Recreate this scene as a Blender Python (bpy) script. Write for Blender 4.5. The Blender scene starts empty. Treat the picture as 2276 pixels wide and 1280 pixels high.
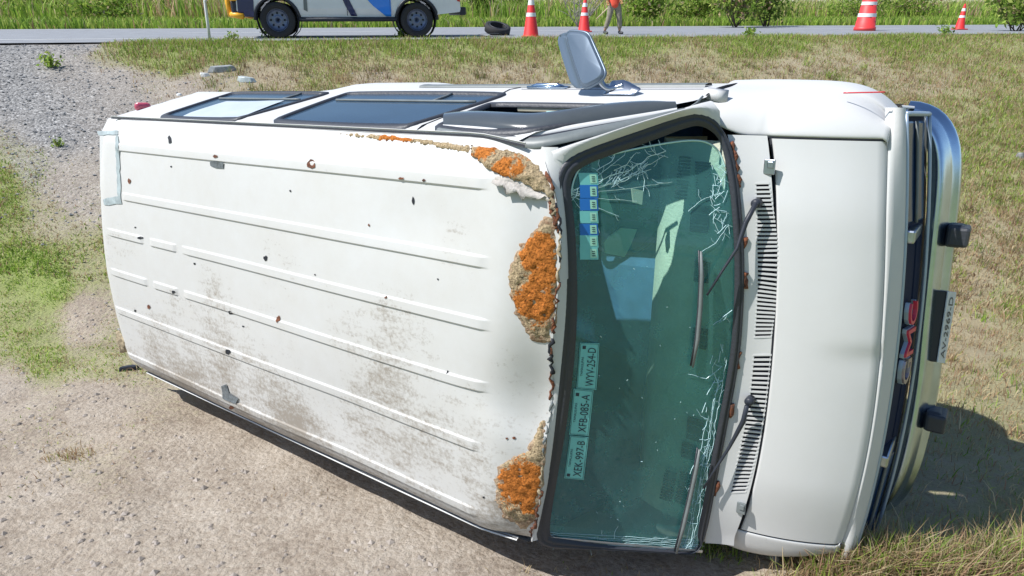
import bpy, bmesh, math, random
import numpy as np
from mathutils import Matrix, Vector, noise
from mathutils.geometry import delaunay_2d_cdt

random.seed(7)
RNG = np.random.default_rng(7)
SC = bpy.context.scene
COL = SC.collection

# ------------------------------------------------------------------ camera
FPX = 1481.872                      # focal length in pixels of a 2276 px wide frame
CAM_Z = 2.0
PITCH = math.atan((640 - 35) / FPX)
cam = bpy.data.cameras.new('camera')
cam.sensor_fit = 'HORIZONTAL'; cam.sensor_width = 36.0
cam.lens = 36.0 * FPX / 2276.0
cam.clip_start = 0.05; cam.clip_end = 3000
camo = bpy.data.objects.new('camera', cam); COL.objects.link(camo)
camo.location = (0, 0, CAM_Z); camo.rotation_euler = (math.pi / 2 - PITCH, 0, 0)
SC.camera = camo

# pose of the overturned van: van axes (forward, left, up) seen from the camera
RV = np.array([[0.8127751, 0.01662847, -0.58170187],
               [0.16573943, -0.96474554, 0.20420643],
               [-0.55783516, -0.2626586, -0.78687715]])
TV = np.array([1.11179357, -0.10644084, 3.93129083])
cp, sp = math.cos(PITCH), math.sin(PITCH)
WC = np.array([[1, 0, 0], [0, -sp, cp], [0, -cp, -sp]])       # camera -> world
RW = WC @ RV
TW = WC @ TV + np.array([0, 0, CAM_Z])
VAN_M = Matrix([[*RW[0], TW[0]], [*RW[1], TW[1]], [*RW[2], TW[2]], [0, 0, 0, 1]])

# ------------------------------------------------------------------ light
sv = np.array([-0.33, 0.74, 0.52]); sv /= np.linalg.norm(sv)   # towards the sun, van axes
SUN = RW @ sv
SUN_EL = math.asin(SUN[2]); SUN_AZ = math.atan2(SUN[0], SUN[1])
world = bpy.data.worlds.new('World'); SC.world = world; world.use_nodes = True
wn = world.node_tree.nodes; wl = world.node_tree.links
bg = wn['Background']
sky = wn.new('ShaderNodeTexSky'); sky.sky_type = 'NISHITA'; sky.sun_disc = False
sky.sun_elevation = SUN_EL; sky.sun_rotation = SUN_AZ
sky.air_density = 1.0; sky.dust_density = 0.3; sky.ozone_density = 3.0
wl.new(sky.outputs[0], bg.inputs[0]); bg.inputs[1].default_value = 0.10
sun = bpy.data.lights.new('sun', 'SUN'); sun.energy = 4.4; sun.angle = math.radians(0.5)
sun.color = (1.0, 0.98, 0.95)
suno = bpy.data.objects.new('sun', sun); COL.objects.link(suno)
suno.rotation_euler = Vector(SUN).to_track_quat('Z', 'Y').to_euler(); suno.location = (-4, -4, 12)
vs = SC.view_settings
vs.view_transform = 'Standard'; vs.look = 'None'; vs.gamma = 1.0; vs.exposure = 0.50
try: vs.use_curve_mapping = False
except Exception: pass

# ------------------------------------------------------------------ picking rays
def vray(px, py):
    c = np.array([(px - 1138) / FPX, (py - 640) / FPX, 1.0]); return -RV.T @ TV, RV.T @ c
def onu(px, py, u):
    o, v = vray(px, py); s = (u - o[2]) / v[2]; return o + s * v
def onf(px, py, f):
    o, v = vray(px, py); s = (f - o[0]) / v[0]; return o + s * v
def onsurf(px, py, g, hi=2.05, lo=0.3, n=120):
    o, v = vray(px, py); us = np.linspace(hi, lo, n); pu = pg = None
    for u in us:
        P = o + (u - o[2]) / v[2] * v; q = g(P)
        if pg is not None and pg > 0 >= q:
            a, b = pu, u
            for _ in range(18):
                m = (a + b) / 2; P = o + (m - o[2]) / v[2] * v
                if g(P) > 0: a = m
                else: b = m
            return o + (b - o[2]) / v[2] * v
        pu, pg = u, q
    return onu(px, py, 1.5)
def wdir(px, py):
    return WC @ np.array([(px - 1138) / FPX, (py - 640) / FPX, 1.0])
def wproj(X):
    c = (np.asarray(X, float) - [0, 0, CAM_Z]) @ WC
    z = np.maximum(c[..., 2], 0.05)
    return c[..., 0] / z * FPX + 1138, c[..., 1] / z * FPX + 640, c[..., 2]

# ------------------------------------------------------------------ object helpers
def tag(o, label=None, cat=None, group=None, kind=None):
    if label: o['label'] = label
    if cat: o['category'] = cat
    if group: o['group'] = group
    if kind: o['kind'] = kind
    return o
def mesh_obj(name, verts, faces, mat=None, parent=None, smooth=True, bevel=0):
    me = bpy.data.meshes.new(name)
    me.from_pydata([tuple(map(float, v)) for v in verts], [], [tuple(int(i) for i in f) for f in faces])
    me.validate()
    if mat: me.materials.append(mat)
    if smooth: me.polygons.foreach_set('use_smooth', [True] * len(me.polygons))
    o = bpy.data.objects.new(name, me); COL.objects.link(o)
    if parent is not None: o.parent = parent
    if bevel:
        m = o.modifiers.new('bevel', 'BEVEL'); m.width = bevel; m.segments = 2; m.limit_method = 'ANGLE'
    return o
def empty(name, loc=(0, 0, 0), rz=0.0, parent=None):
    o = bpy.data.objects.new(name, None); COL.objects.link(o)
    o.location = loc; o.rotation_euler = (0, 0, rz); o.empty_display_size = 0.2
    if parent is not None: o.parent = parent
    return o
def copy_tree(o, parent=None):
    c = o.copy(); COL.objects.link(c); c.parent = parent
    for ch in list(o.children): copy_tree(ch, c)
    return c
class MB:
    """collects shapes for one mesh"""
    def __init__(s): s.v = []; s.f = []
    def add(s, V, F):
        n = len(s.v); s.v += [tuple(map(float, p)) for p in V]; s.f += [tuple(i + n for i in f) for f in F]; return s
    def box(s, c, d, ax=None):
        A = np.eye(3) if ax is None else np.array(ax, float)
        V = [np.array(c) + A.T @ (np.array([x, y, z]) * np.array(d) / 2) for x in (-1, 1) for y in (-1, 1) for z in (-1, 1)]
        return s.add(V, [(0, 1, 3, 2), (4, 6, 7, 5), (0, 4, 5, 1), (2, 3, 7, 6), (0, 2, 6, 4), (1, 5, 7, 3)])
    def hexa(s, b, t):
        V = list(b) + list(t); n = len(b)
        F = [tuple(range(n))[::-1], tuple(range(n, 2 * n))] + [(i, (i + 1) % n, n + (i + 1) % n, n + i) for i in range(n)]
        return s.add(V, F)
    def tube(s, pts, r, n=8, cap=True):
        pts = [np.array(p, float) for p in pts]; m = len(pts)
        rr = [r] * m if np.isscalar(r) else list(r)
        V = []; up = None
        for i, p in enumerate(pts):
            d = pts[min(i + 1, m - 1)] - pts[max(i - 1, 0)]; d /= np.linalg.norm(d) + 1e-12
            if up is None:
                a = np.array([0, 0, 1.0]) if abs(d[2]) < .9 else np.array([1.0, 0, 0])
            else: a = up
            x = np.cross(d, a); x /= np.linalg.norm(x) + 1e-12; y = np.cross(x, d); up = y
            for k in range(n):
                t = 2 * math.pi * k / n; V.append(p + rr[i] * (math.cos(t) * x + math.sin(t) * y))
        F = [(i * n + k, i * n + (k + 1) % n, (i + 1) * n + (k + 1) % n, (i + 1) * n + k) for i in range(m - 1) for k in range(n)]
        if cap: F += [tuple(range(n))[::-1], tuple((m - 1) * n + k for k in range(n))]
        return s.add(V, F)
    def lathe(s, prof, axis='y', c=(0, 0, 0), n=28):
        V = []
        for (a, r) in prof:
            for k in range(n):
                t = 2 * math.pi * k / n; x, y = r * math.cos(t), r * math.sin(t)
                q = {'y': (x, a, y), 'z': (x, y, a), 'x': (a, x, y)}[axis]
                V.append((q[0] + c[0], q[1] + c[1], q[2] + c[2]))
        m = len(prof)
        F = [(i * n + k, i * n + (k + 1) % n, (i + 1) * n + (k + 1) % n, (i + 1) * n + k) for i in range(m - 1) for k in range(n)]
        return s.add(V, F)
    def grid(s, P):
        P = np.asarray(P, float); a, b = P.shape[:2]
        return s.add(P.reshape(-1, 3), [(i * b + j, (i + 1) * b + j, (i + 1) * b + j + 1, i * b + j + 1) for i in range(a - 1) for j in range(b - 1)])
    def build(s, name, mat, parent=None, smooth=True, bevel=0): return mesh_obj(name, s.v, s.f, mat, parent, smooth, bevel)
def inpoly(x, y, poly):
    r = False; n = len(poly); j = n - 1
    for i in range(n):
        xi, yi = poly[i]; xj, yj = poly[j]
        if (yi > y) != (yj > y) and x < (xj - xi) * (y - yi) / (yj - yi) + xi: r = not r
        j = i
    return r
def densify(poly, d, closed=True):
    out = []; n = len(poly)
    for i in range(n if closed else n - 1):
        a = np.array(poly[i], float); b = np.array(poly[(i + 1) % n], float)
        k = max(1, int(np.linalg.norm(b - a) / d))
        out += [a + (b - a) * t / k for t in range(k)]
    if not closed: out.append(np.array(poly[-1], float))
    return out
def cdt(outer, holes=(), step=0.06, jitter=0.0):
    """triangulated 2-D region with holes; returns points, triangles and the number of rim points"""
    rings = [densify(outer, step)] + [densify(h, step) for h in holes]
    pts = []; edges = []
    for r in rings:
        n0 = len(pts); pts += [Vector((float(p[0]), float(p[1]))) for p in r]
        edges += [(n0 + i, n0 + (i + 1) % len(r)) for i in range(len(r))]
    nr = len(pts)
    A = np.array([(p.x, p.y) for p in pts]); lo = A.min(0); hi = A.max(0); polys = [[tuple(p) for p in r] for r in rings]
    inside = lambda x, y: inpoly(x, y, polys[0]) and not any(inpoly(x, y, h) for h in polys[1:])
    y = lo[1] + step / 2; row = 0
    while y < hi[1]:
        x = lo[0] + step * (.5 if row % 2 else .1)
        while x < hi[0]:
            X = x + (random.random() - .5) * jitter * step; Y = y + (random.random() - .5) * jitter * step
            if inside(X, Y) and np.min(np.hypot(A[:, 0] - X, A[:, 1] - Y)) > step * .45: pts.append(Vector((X, Y)))
            x += step
        y += step; row += 1
    vo, eo, fo = delaunay_2d_cdt(pts, edges, [], 0, 1e-7)[:3]
    V = [(p.x, p.y) for p in vo]; F = []
    for f in fo:
        cx = sum(V[i][0] for i in f) / len(f); cy = sum(V[i][1] for i in f) / len(f)
        if inside(cx, cy): F.append(tuple(f))
    return V, F, A
def smooth_closed(pts, it=2):
    P = np.array(pts, float)
    for _ in range(it):
        Q = np.empty((len(P) * 2, P.shape[1])); N = np.roll(P, -1, 0)
        Q[0::2] = .75 * P + .25 * N; Q[1::2] = .25 * P + .75 * N; P = Q
    return P
def smooth_open(pts, it=2):
    P = np.array(pts, float)
    for _ in range(it):
        Q = [P[0]]
        for a, b in zip(P[:-1], P[1:]): Q += [.75 * a + .25 * b, .25 * a + .75 * b]
        Q.append(P[-1]); P = np.array(Q)
    return P
def resample(P, n):
    P = np.array(P, float); d = np.r_[0, np.cumsum(np.linalg.norm(np.diff(P, axis=0), axis=1))]
    t = np.linspace(0, d[-1], n); return np.stack([np.interp(t, d, P[:, k]) for k in range(P.shape[1])], 1)
def ss(a, b, x):
    t = np.clip((np.asarray(x, float) - a) / (b - a), 0, 1); return t * t * (3 - 2 * t)

# ------------------------------------------------------------------ materials
MATS = {}
def mat(name, col, rough=0.6, metal=0.0, spec=0.5, noise_amt=0.0, noise_scale=20.0, bump=0.0, bump_scale=60.0, coat=0.0, col2=None, trans=0.0):
    if name in MATS: return MATS[name]
    m = bpy.data.materials.new(name); m.use_nodes = True; nt = m.node_tree; b = nt.nodes['Principled BSDF']
    b.inputs['Base Color'].default_value = (*col, 1); b.inputs['Roughness'].default_value = rough
    b.inputs['Metallic'].default_value = metal; b.inputs['Specular IOR Level'].default_value = spec
    b.inputs['Coat Weight'].default_value = coat; b.inputs['Transmission Weight'].default_value = trans
    tc = nt.nodes.new('ShaderNodeTexCoord')
    if noise_amt > 0:
        nz = nt.nodes.new('ShaderNodeTexNoise'); nz.inputs['Scale'].default_value = noise_scale; nz.inputs['Detail'].default_value = 6
        nz.inputs['Roughness'].default_value = .65
        nt.links.new(tc.outputs['Object'], nz.inputs['Vector'])
        r = nt.nodes.new('ShaderNodeValToRGB'); r.color_ramp.elements[0].position = .35; r.color_ramp.elements[1].position = .65
        c2 = col2 if col2 else tuple(c * (1 - noise_amt) for c in col)
        r.color_ramp.elements[0].color = (*c2, 1); r.color_ramp.elements[1].color = (*col, 1)
        nt.links.new(nz.outputs['Fac'], r.inputs['Fac']); nt.links.new(r.outputs[0], b.inputs['Base Color'])
    if bump > 0:
        n2 = nt.nodes.new('ShaderNodeTexNoise'); n2.inputs['Scale'].default_value = bump_scale; n2.inputs['Detail'].default_value = 5
        nt.links.new(tc.outputs['Object'], n2.inputs['Vector'])
        bp = nt.nodes.new('ShaderNodeBump'); bp.inputs['Strength'].default_value = bump; bp.inputs['Distance'].default_value = .01
        nt.links.new(n2.outputs['Fac'], bp.inputs['Height']); nt.links.new(bp.outputs[0], b.inputs['Normal'])
    MATS[name] = m; return m
def N(nt, t, **kw):
    n = nt.nodes.new(t)
    for k, v in kw.items(): n.inputs[k].default_value = v
    return n
def math_node(nt, op, a, b=None):
    n = nt.nodes.new('ShaderNodeMath'); n.operation = op
    for i, x in enumerate((a, b)):
        if x is None: continue
        if isinstance(x, (int, float)): n.inputs[i].default_value = x
        else: nt.links.new(x, n.inputs[i])
    return n.outputs[0]
def ramp(nt, src, stops):
    r = nt.nodes.new('ShaderNodeValToRGB'); e = r.color_ramp.elements
    while len(e) < len(stops): e.new(.5)
    for i, (p, c) in enumerate(stops):
        e[i].position = p; e[i].color = (*c, 1) if len(c) == 3 else c
    nt.links.new(src, r.inputs['Fac']); return r.outputs[0]
def mixc(nt, fac, a, b):
    m = nt.nodes.new('ShaderNodeMix'); m.data_type = 'RGBA'
    for s, x in ((m.inputs['Factor'], fac), (m.inputs['A'], a), (m.inputs['B'], b)):
        if isinstance(x, (int, float)): s.default_value = x
        elif isinstance(x, tuple): s.default_value = (*x, 1) if len(x) == 3 else x
        else: nt.links.new(x, s)
    return m.outputs['Result']
def noise_tex(nt, vec, scale, detail=5, rough=.6):
    n = nt.nodes.new('ShaderNodeTexNoise'); n.inputs['Scale'].default_value = scale; n.inputs['Detail'].default_value = detail
    n.inputs['Roughness'].default_value = rough; nt.links.new(vec, n.inputs['Vector']); return n.outputs['Fac']

def paint_mat(name, dirt):
    """weathered white paint; dirt (0..1) is how much grime the panel carries, heavier towards the van's right side"""
    m = bpy.data.materials.new(name); m.use_nodes = True; nt = m.node_tree; b = nt.nodes['Principled BSDF']
    tc = nt.nodes.new('ShaderNodeTexCoord'); ob = tc.outputs['Object']
    mp = nt.nodes.new('ShaderNodeMapping'); mp.inputs['Scale'].default_value = (.16, 1, 1); nt.links.new(ob, mp.inputs['Vector'])
    fine = math_node(nt, 'ADD', math_node(nt, 'MULTIPLY', noise_tex(nt, ob, 55, 6, .75), .62), math_node(nt, 'MULTIPLY', noise_tex(nt, mp.outputs[0], 34, 5, .7), .38))
    big = noise_tex(nt, ob, 2.2, 4, .6); mid = noise_tex(nt, ob, 11, 5, .65)
    sep = nt.nodes.new('ShaderNodeSeparateXYZ'); nt.links.new(ob, sep.inputs[0])
    side = nt.nodes.new('ShaderNodeMapRange'); side.inputs['From Min'].default_value = .75; side.inputs['From Max'].default_value = -.62
    side.inputs['To Min'].default_value = 0; side.inputs['To Max'].default_value = 1; nt.links.new(sep.outputs['Y'], side.inputs['Value'])
    reach = math_node(nt, 'MULTIPLY', side.outputs[0], .16 * dirt)
    lvl = math_node(nt, 'ADD', math_node(nt, 'ADD', reach, .048 * dirt), math_node(nt, 'MULTIPLY', big, .38))
    f1 = math_node(nt, 'SUBTRACT', math_node(nt, 'ADD', lvl, math_node(nt, 'MULTIPLY', fine, .55)), .30)
    spots = ramp(nt, f1, [(.335, (0, 0, 0)), (.43, (1, 1, 1))])
    f2 = math_node(nt, 'ADD', lvl, math_node(nt, 'MULTIPLY', mid, .35))
    haze = ramp(nt, f2, [(.30, (0, 0, 0)), (.62, (1, 1, 1))])
    base = mixc(nt, math_node(nt, 'MULTIPLY', haze, .45 * min(1, dirt)), (.585, .585, .575), (.47, .44, .385))
    col = mixc(nt, math_node(nt, 'MULTIPLY', spots, .8 * min(1, dirt)), base, (.24, .20, .155))
    nt.links.new(col, b.inputs['Base Color'])
    rg = nt.nodes.new('ShaderNodeMapRange'); rg.inputs['To Min'].default_value = .28 + .2 * dirt; rg.inputs['To Max'].default_value = .5 + .25 * dirt
    nt.links.new(mid, rg.inputs['Value']); nt.links.new(rg.outputs[0], b.inputs['Roughness'])
    bp = nt.nodes.new('ShaderNodeBump'); bp.inputs['Strength'].default_value = .12; bp.inputs['Distance'].default_value = .004
    nt.links.new(mid, bp.inputs['Height']); nt.links.new(bp.outputs[0], b.inputs['Normal'])
    return m
def glass_mat(name, tint, ior=1.5, rough=0.0, film=None, lo=.09, hi=.23):
    m = bpy.data.materials.new(name); m.use_nodes = True; nt = m.node_tree
    for n in list(nt.nodes):
        if n.type != 'OUTPUT_MATERIAL': nt.nodes.remove(n)
    out = [n for n in nt.nodes if n.type == 'OUTPUT_MATERIAL'][0]
    t = nt.nodes.new('ShaderNodeBsdfTransparent'); t.inputs[0].default_value = (*tint, 1)
    g = nt.nodes.new('ShaderNodeBsdfGlossy'); g.inputs['Roughness'].default_value = rough
    fr = nt.nodes.new('ShaderNodeFresnel'); fr.inputs['IOR'].default_value = ior
    mx = nt.nodes.new('ShaderNodeMixShader')
    nt.links.new(fr.outputs[0], mx.inputs[0]); nt.links.new(t.outputs[0], mx.inputs[1]); nt.links.new(g.outputs[0], mx.inputs[2])
    last = mx.outputs[0]
    if film:                              # patchy haze: brightness and sky tone painted into the glass
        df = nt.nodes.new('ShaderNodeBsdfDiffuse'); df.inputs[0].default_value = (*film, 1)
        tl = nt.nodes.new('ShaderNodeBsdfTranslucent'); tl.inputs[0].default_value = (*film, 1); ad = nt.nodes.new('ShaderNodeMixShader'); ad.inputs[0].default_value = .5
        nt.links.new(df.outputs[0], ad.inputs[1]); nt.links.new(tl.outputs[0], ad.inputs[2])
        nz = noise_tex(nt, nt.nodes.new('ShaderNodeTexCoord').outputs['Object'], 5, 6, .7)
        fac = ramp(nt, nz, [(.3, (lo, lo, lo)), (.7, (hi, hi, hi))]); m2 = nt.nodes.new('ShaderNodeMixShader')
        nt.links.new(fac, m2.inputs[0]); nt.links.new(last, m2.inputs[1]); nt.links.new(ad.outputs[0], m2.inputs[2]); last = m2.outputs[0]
    nt.links.new(last, out.inputs[0]); return m
def foam_mat():
    m = bpy.data.materials.new('crumbling_filler'); m.use_nodes = True; nt = m.node_tree; b = nt.nodes['Principled BSDF']
    ob = nt.nodes.new('ShaderNodeTexCoord').outputs['Object']
    big = noise_tex(nt, ob, 9, 4, .6); fine = noise_tex(nt, ob, 70, 6, .7)
    at = nt.nodes.new('ShaderNodeAttribute'); at.attribute_name = 'foam'
    k = math_node(nt, 'ADD', at.outputs['Fac'], math_node(nt, 'MULTIPLY', math_node(nt, 'SUBTRACT', math_node(nt, 'ADD', math_node(nt, 'MULTIPLY', big, .6), math_node(nt, 'MULTIPLY', fine, .4)), .5), 2.4))
    col = mixc(nt, ramp(nt, k, [(.42, (0, 0, 0)), (.56, (1, 1, 1))]), (.47, .36, .22), (.56, .19, .04))
    dk = ramp(nt, noise_tex(nt, ob, 120, 5, .75), [(.34, (.10, .08, .07)), (.5, (.8, .8, .8)), (.66, (1.3, 1.3, 1.3))])
    mul = nt.nodes.new('ShaderNodeMix'); mul.data_type = 'RGBA'; mul.blend_type = 'MULTIPLY'; mul.inputs['Factor'].default_value = .9
    nt.links.new(col, mul.inputs['A']); nt.links.new(dk, mul.inputs['B']); nt.links.new(mul.outputs['Result'], b.inputs['Base Color'])
    b.inputs['Roughness'].default_value = .95; b.inputs['Specular IOR Level'].default_value = .15
    bp = nt.nodes.new('ShaderNodeBump'); bp.inputs['Strength'].default_value = .9; bp.inputs['Distance'].default_value = .012
    nt.links.new(fine, bp.inputs['Height']); nt.links.new(bp.outputs[0], b.inputs['Normal']); return m

WHITE = paint_mat('white_paint', .42); ROOFP = paint_mat('dirty_white_paint', 1.0)
CHROME = mat('chrome', (.46, .57, .71), .20, 1.0, noise_amt=.15, noise_scale=9)
DULLCHROME = mat('dull_chrome', (.46, .50, .56), .28, 1.0, noise_amt=.25, noise_scale=14)
RUBBER = mat('black_rubber', (.035, .038, .047), .5, bump=.2, bump_scale=80)
DARK = mat('dark_cavity', (.010, .012, .018), .8)
DARKPLASTIC = mat('dark_plastic', (.03, .034, .045), .45, spec=.3)
GREYP = mat('grey_plastic', (.17, .19, .19), .45, noise_amt=.2, noise_scale=18)
VISORM = mat('smoked_acrylic', (.075, .085, .09), .16, coat=.6, noise_amt=.15, noise_scale=6)
RUST = mat('rust', (.23, .075, .03), .9, noise_amt=.7, noise_scale=60, bump=.6, bump_scale=90, col2=(.06, .03, .022))
TAN = mat('tan_filler', (.42, .34, .22), .95, noise_amt=.5, noise_scale=40, bump=.8, bump_scale=55)
FOAM = foam_mat()
SIDEGLASS = mat('tinted_side_glass', (.16, .24, .36), .05, .55, spec=.9, coat=.3)
WSGLASS = glass_mat('green_windshield_glass', (.62, .97, .92), 1.6, film=(.22, .66, .63), lo=.24, hi=.42)  # teal haze, part dust, with cabin brightness painted into its colour
VANSIDE = glass_mat('smoked_side_glass', (.55, .62, .68), 2.1, .03, film=(.19, .34, .54), lo=.26, hi=.36)  # blue haze puts the sky's reflection into the pane colour
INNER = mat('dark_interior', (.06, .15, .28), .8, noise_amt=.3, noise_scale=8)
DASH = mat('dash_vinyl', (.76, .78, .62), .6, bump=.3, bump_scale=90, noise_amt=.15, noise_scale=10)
CREAM = mat('cream_trim', (.55, .50, .38), .7, noise_amt=.15, noise_scale=10)
SEAT = mat('grey_seat_cloth', (.07, .09, .11), .9, noise_amt=.3, noise_scale=30)
TYRE = mat('tyre_rubber', (.022, .022, .024), .8, bump=.3, bump_scale=60)
STEEL = mat('steel_rim', (.30, .32, .36), .4, .7)
RED = mat('red_lens', (.55, .02, .03), .2, coat=.5)
UNDER = mat('underbody', (.035, .032, .03), .9, noise_amt=.5, noise_scale=8)
# ================================================================== THE OVERTURNED VAN (local axes: x forward, y left, z up)
VAN = empty('overturned_van'); VAN.matrix_world = VAN_M
tag(VAN, 'white passenger van lying on its right side, roof rusted and windshield cracked', 'van')

# curves across the van, each a table (l -> f)
def tab(pairs):
    pairs = sorted(pairs); xs = np.array([p[0] for p in pairs]); ys = np.array([p[1] for p in pairs])
    c = np.polyfit(xs, ys, 4)
    return lambda l: float(np.polyval(c, l))
ROOF_F = tab([(.79, .0), (.753, .033), (.71, .079), (.645, .118), (.556, .137), (.369, .143), (.206, .142), (.068, .131), (-.145, .124), (-.331, .117), (-.489, .102), (-.662, .066), (-.80, .02)])
GTOP = tab([(.72, .085), (.67, .098), (.516, .119), (.358, .135), (.227, .143), (.09, .143), (-.07, .134), (-.259, .116), (-.459, .089), (-.671, .06), (-.74, .05)])
GBASE = tab([(.817, .497), (.754, .525), (.667, .55), (.554, .573), (.339, .606), (.166, .619), (.041, .624), (-.09, .62), (-.245, .61), (-.407, .599), (-.574, .588), (-.726, .578), (-.87, .572)])
HREAR = tab([(.82, .628), (.67, .664), (.343, .715), (.171, .728), (-.193, .742), (-.491, .732), (-.779, .69)])
HFRONT = tab([(.913, .972), (.826, .985), (.528, 1.025), (.202, 1.065), (-.057, 1.084), (-.335, 1.087), (-.595, 1.076), (-.777, 1.058), (-.92, 1.03)])
NTOP = tab([(.929, 1.02), (.837, 1.036), (.633, 1.064), (.355, 1.098), (.097, 1.12), (-.177, 1.128), (-.412, 1.126), (-.737, 1.115), (-.92, 1.09)])
REAR = lambda l: float(np.interp(l, [-.8, -.68, -.435, -.136, .157, .437, .733, .8], [-3.13, -3.145, -3.16, -3.165, -3.141, -3.113, -3.044, -3.01]))

# ---- roof skin
RIBS = [(.650, -2.85, -.115), (.372, -2.78, -.10), (.140, -3.0, -.085), (-.112, -3.03, -.10), (-.368, -3.08, -.13), (-.685, -3.09, -.16)]
def ribh(f, l):
    h = 0.0
    for i, (c, a, b) in enumerate(RIBS):
        w = .021
        k = 1 - float(ss(w - .004, w + .004, abs(l - c)))
        e = float(ss(a, a + .05, f)) * (1 - float(ss(b - .05, b, f)))
        if i in (2, 3):
            for g0, g1 in ((GAPS[i][0], GAPS[i][1]), (GAPS[i][2], GAPS[i][3])):
                e *= 1 - float(ss(g0 - .012, g0, f)) * (1 - float(ss(g1, g1 + .012, f)))
        h = max(h, .0075 * k * e)
    return h
GAPS = {}
for i, ys in ((2, [(318, 534), (335, 540), (390, 552), (405, 556)]), (3, [(328, 627), (343, 631), (395, 648), (410, 655)])):
    GAPS[i] = [float(onu(x, y, 1.935)[0]) for x, y in ys]
def roofu(f, l, ribs=True):
    a = abs(l)
    u = 1.938 - .036 * min(a / .68, 1.0) ** 2
    if a > .66: u -= .072 * ((a - .66) / .14) ** 2
    d = ROOF_F(max(-.8, min(.79, l))) - f
    u -= .075 * float(1 - ss(-.03, .26, d)) ** 1.6
    r = f - REAR(max(-.8, min(.8, l))); u -= .035 * float(1 - ss(-.02, .16, r)) ** 2
    # creased dent behind the front edge
    u -= .048 * math.exp(-((f - .09) / .19) ** 2 - ((l + .13) / .18) ** 2) * float(ss(-.36, -.22, l + .4 * (f - .05)))
    u -= .004 * math.sin(f * 3.1 + 1) * math.cos(l * 4.2)
    u -= .012 * math.exp(-((f + .95) / .35) ** 2 - ((l + .5) / .2) ** 2) + .009 * math.exp(-((f + .4) / .25) ** 2 - ((l - .48) / .12) ** 2)
    if ribs: u += ribh(f, l)
    return u
ROOF_HIT = lambda px, py: onsurf(px, py, lambda P: P[2] - roofu(P[0], P[1], False))
ls = set(np.linspace(-.80, .80, 65).round(4))
for c, a, b in RIBS:
    for d in (-.026, -.0245, -.021, -.0175, -.016, 0, .016, .0175, .021, .0245, .026): ls.add(round(c + d, 4))
ls = sorted(ls)
tt = np.r_[np.linspace(0, .06, 8)[:-1], np.linspace(.06, .30, 60)[:-1], np.linspace(.30, .88, 40)[:-1], np.linspace(.88, 1, 26)]
P = np.zeros((len(tt), len(ls), 3))
for i, t in enumerate(tt):
    for j, l in enumerate(ls):
        f = REAR(l) + t * (ROOF_F(min(l, .79)) - REAR(l)); w = 1 - .05 * float(ss(-.15, .1, f)) * (1 if abs(l) > .7 else 0)
        P[i, j] = (f, l, roofu(f, l))
MB().grid(P).build('roof_panel', ROOFP, VAN)

# ---- drip rails along both roof edges
for sgn in (1, -1):
    mb = MB(); pts = []
    for f in np.linspace(-3.0, -.02, 50):
        l = sgn * (.806 - .03 * float(ss(-.25, .05, f))); pts.append((f, l, 1.822))
    pr = [(-.004, .006), (.010, .001), (.013, .006), (.011, .007), (.008, .003), (.002, -.008)]
    G = np.array([[(p[0], p[1] + sgn * a, p[2] + b) for a, b in pr] for p in pts])
    mb.grid(G).build('drip_rail', WHITE, VAN)
    G = np.array([[(p[0], p[1] + sgn * a, p[2] + b) for a, b in ((-.003, .0065), (.001, .0045), (.005, .0025))] for p in pts])
    MB().grid(G + np.array([0, 0, .0025])).build('rail_dark_line', DARK, VAN)  # dark line drawn along the gap of the rail

# ---- windshield surface  (l, s): s = 0 roof edge, 1 cowl
def wsP(l, s, h=0.0):
    s_ = min(max(s, -.1), 1.15)
    ft = GTOP(max(-.76, min(.74, l))); fb = GBASE(max(-.89, min(.84, l)))
    f = ft + (fb - ft) * s_; u = 1.79 - .49 * s_
    return np.array([f + .70 * h, l, u + .71 * h])
def ws_pick(px, py):
    def g(P):
        s = (1.79 - P[2]) / .49; return -(wsP(P[1], s)[0] - P[0])
    P = onsurf(px, py, g, 1.86, 1.2, 90); return float(P[1]), float((1.79 - P[2]) / .49)
GASK_PX = [(1240, 420), (1243, 390), (1256, 364), (1290, 340), (1350, 318), (1420, 293), (1480, 272), (1520, 258), (1548, 253), (1575, 262), (1597, 281), (1613, 306), (1626, 346), (1636, 400), (1643, 470), (1648, 550), (1649, 620), (1646, 700), (1641, 770), (1631, 840), (1616, 920), (1601, 1000), (1586, 1080), (1573, 1150), (1560, 1205), (1545, 1228), (1500, 1228), (1400, 1222), (1260, 1215), (1212, 1211), (1196, 1195), (1198, 1150), (1215, 1050), (1232, 950), (1245, 850), (1253, 760), (1256, 680), (1255, 600), (1250, 500)]
G2 = smooth_closed([ws_pick(*p) for p in GASK_PX], 1)
def inset(poly, d, k=.65):
    Q = np.array(poly, float) * [1, k]; n = len(Q); out = []
    area = sum(Q[i][0] * Q[(i + 1) % n][1] - Q[(i + 1) % n][0] * Q[i][1] for i in range(n)); sg = 1 if area > 0 else -1
    for i in range(n):
        t = Q[(i + 1) % n] - Q[i - 1]; t /= np.linalg.norm(t) + 1e-9
        out.append(Q[i] + sg * d * np.array([-t[1], t[0]]))
    return np.array(out) / [1, k]
rows = [(-.010, -.004), (-.008, .009), (.004, .013), (.010, .007), (.016, .012), (.026, .012), (.034, .005), (.042, .002)]
gk = np.array([1.0 - .30 * float(ss(.75, 1.0, s)) - .70 * float(ss(-.80, -.86, l)) for l, s in G2])[:, None]
def gring(d):
    q = G2 + (inset(G2, d) - G2) * gk; return list(q) + [q[0]]
Gm = np.array([[wsP(p[0], p[1], h) for p in gring(d)] for d, h in rows])
MB().grid(Gm).build('windshield_gasket', RUBBER, VAN)
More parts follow.
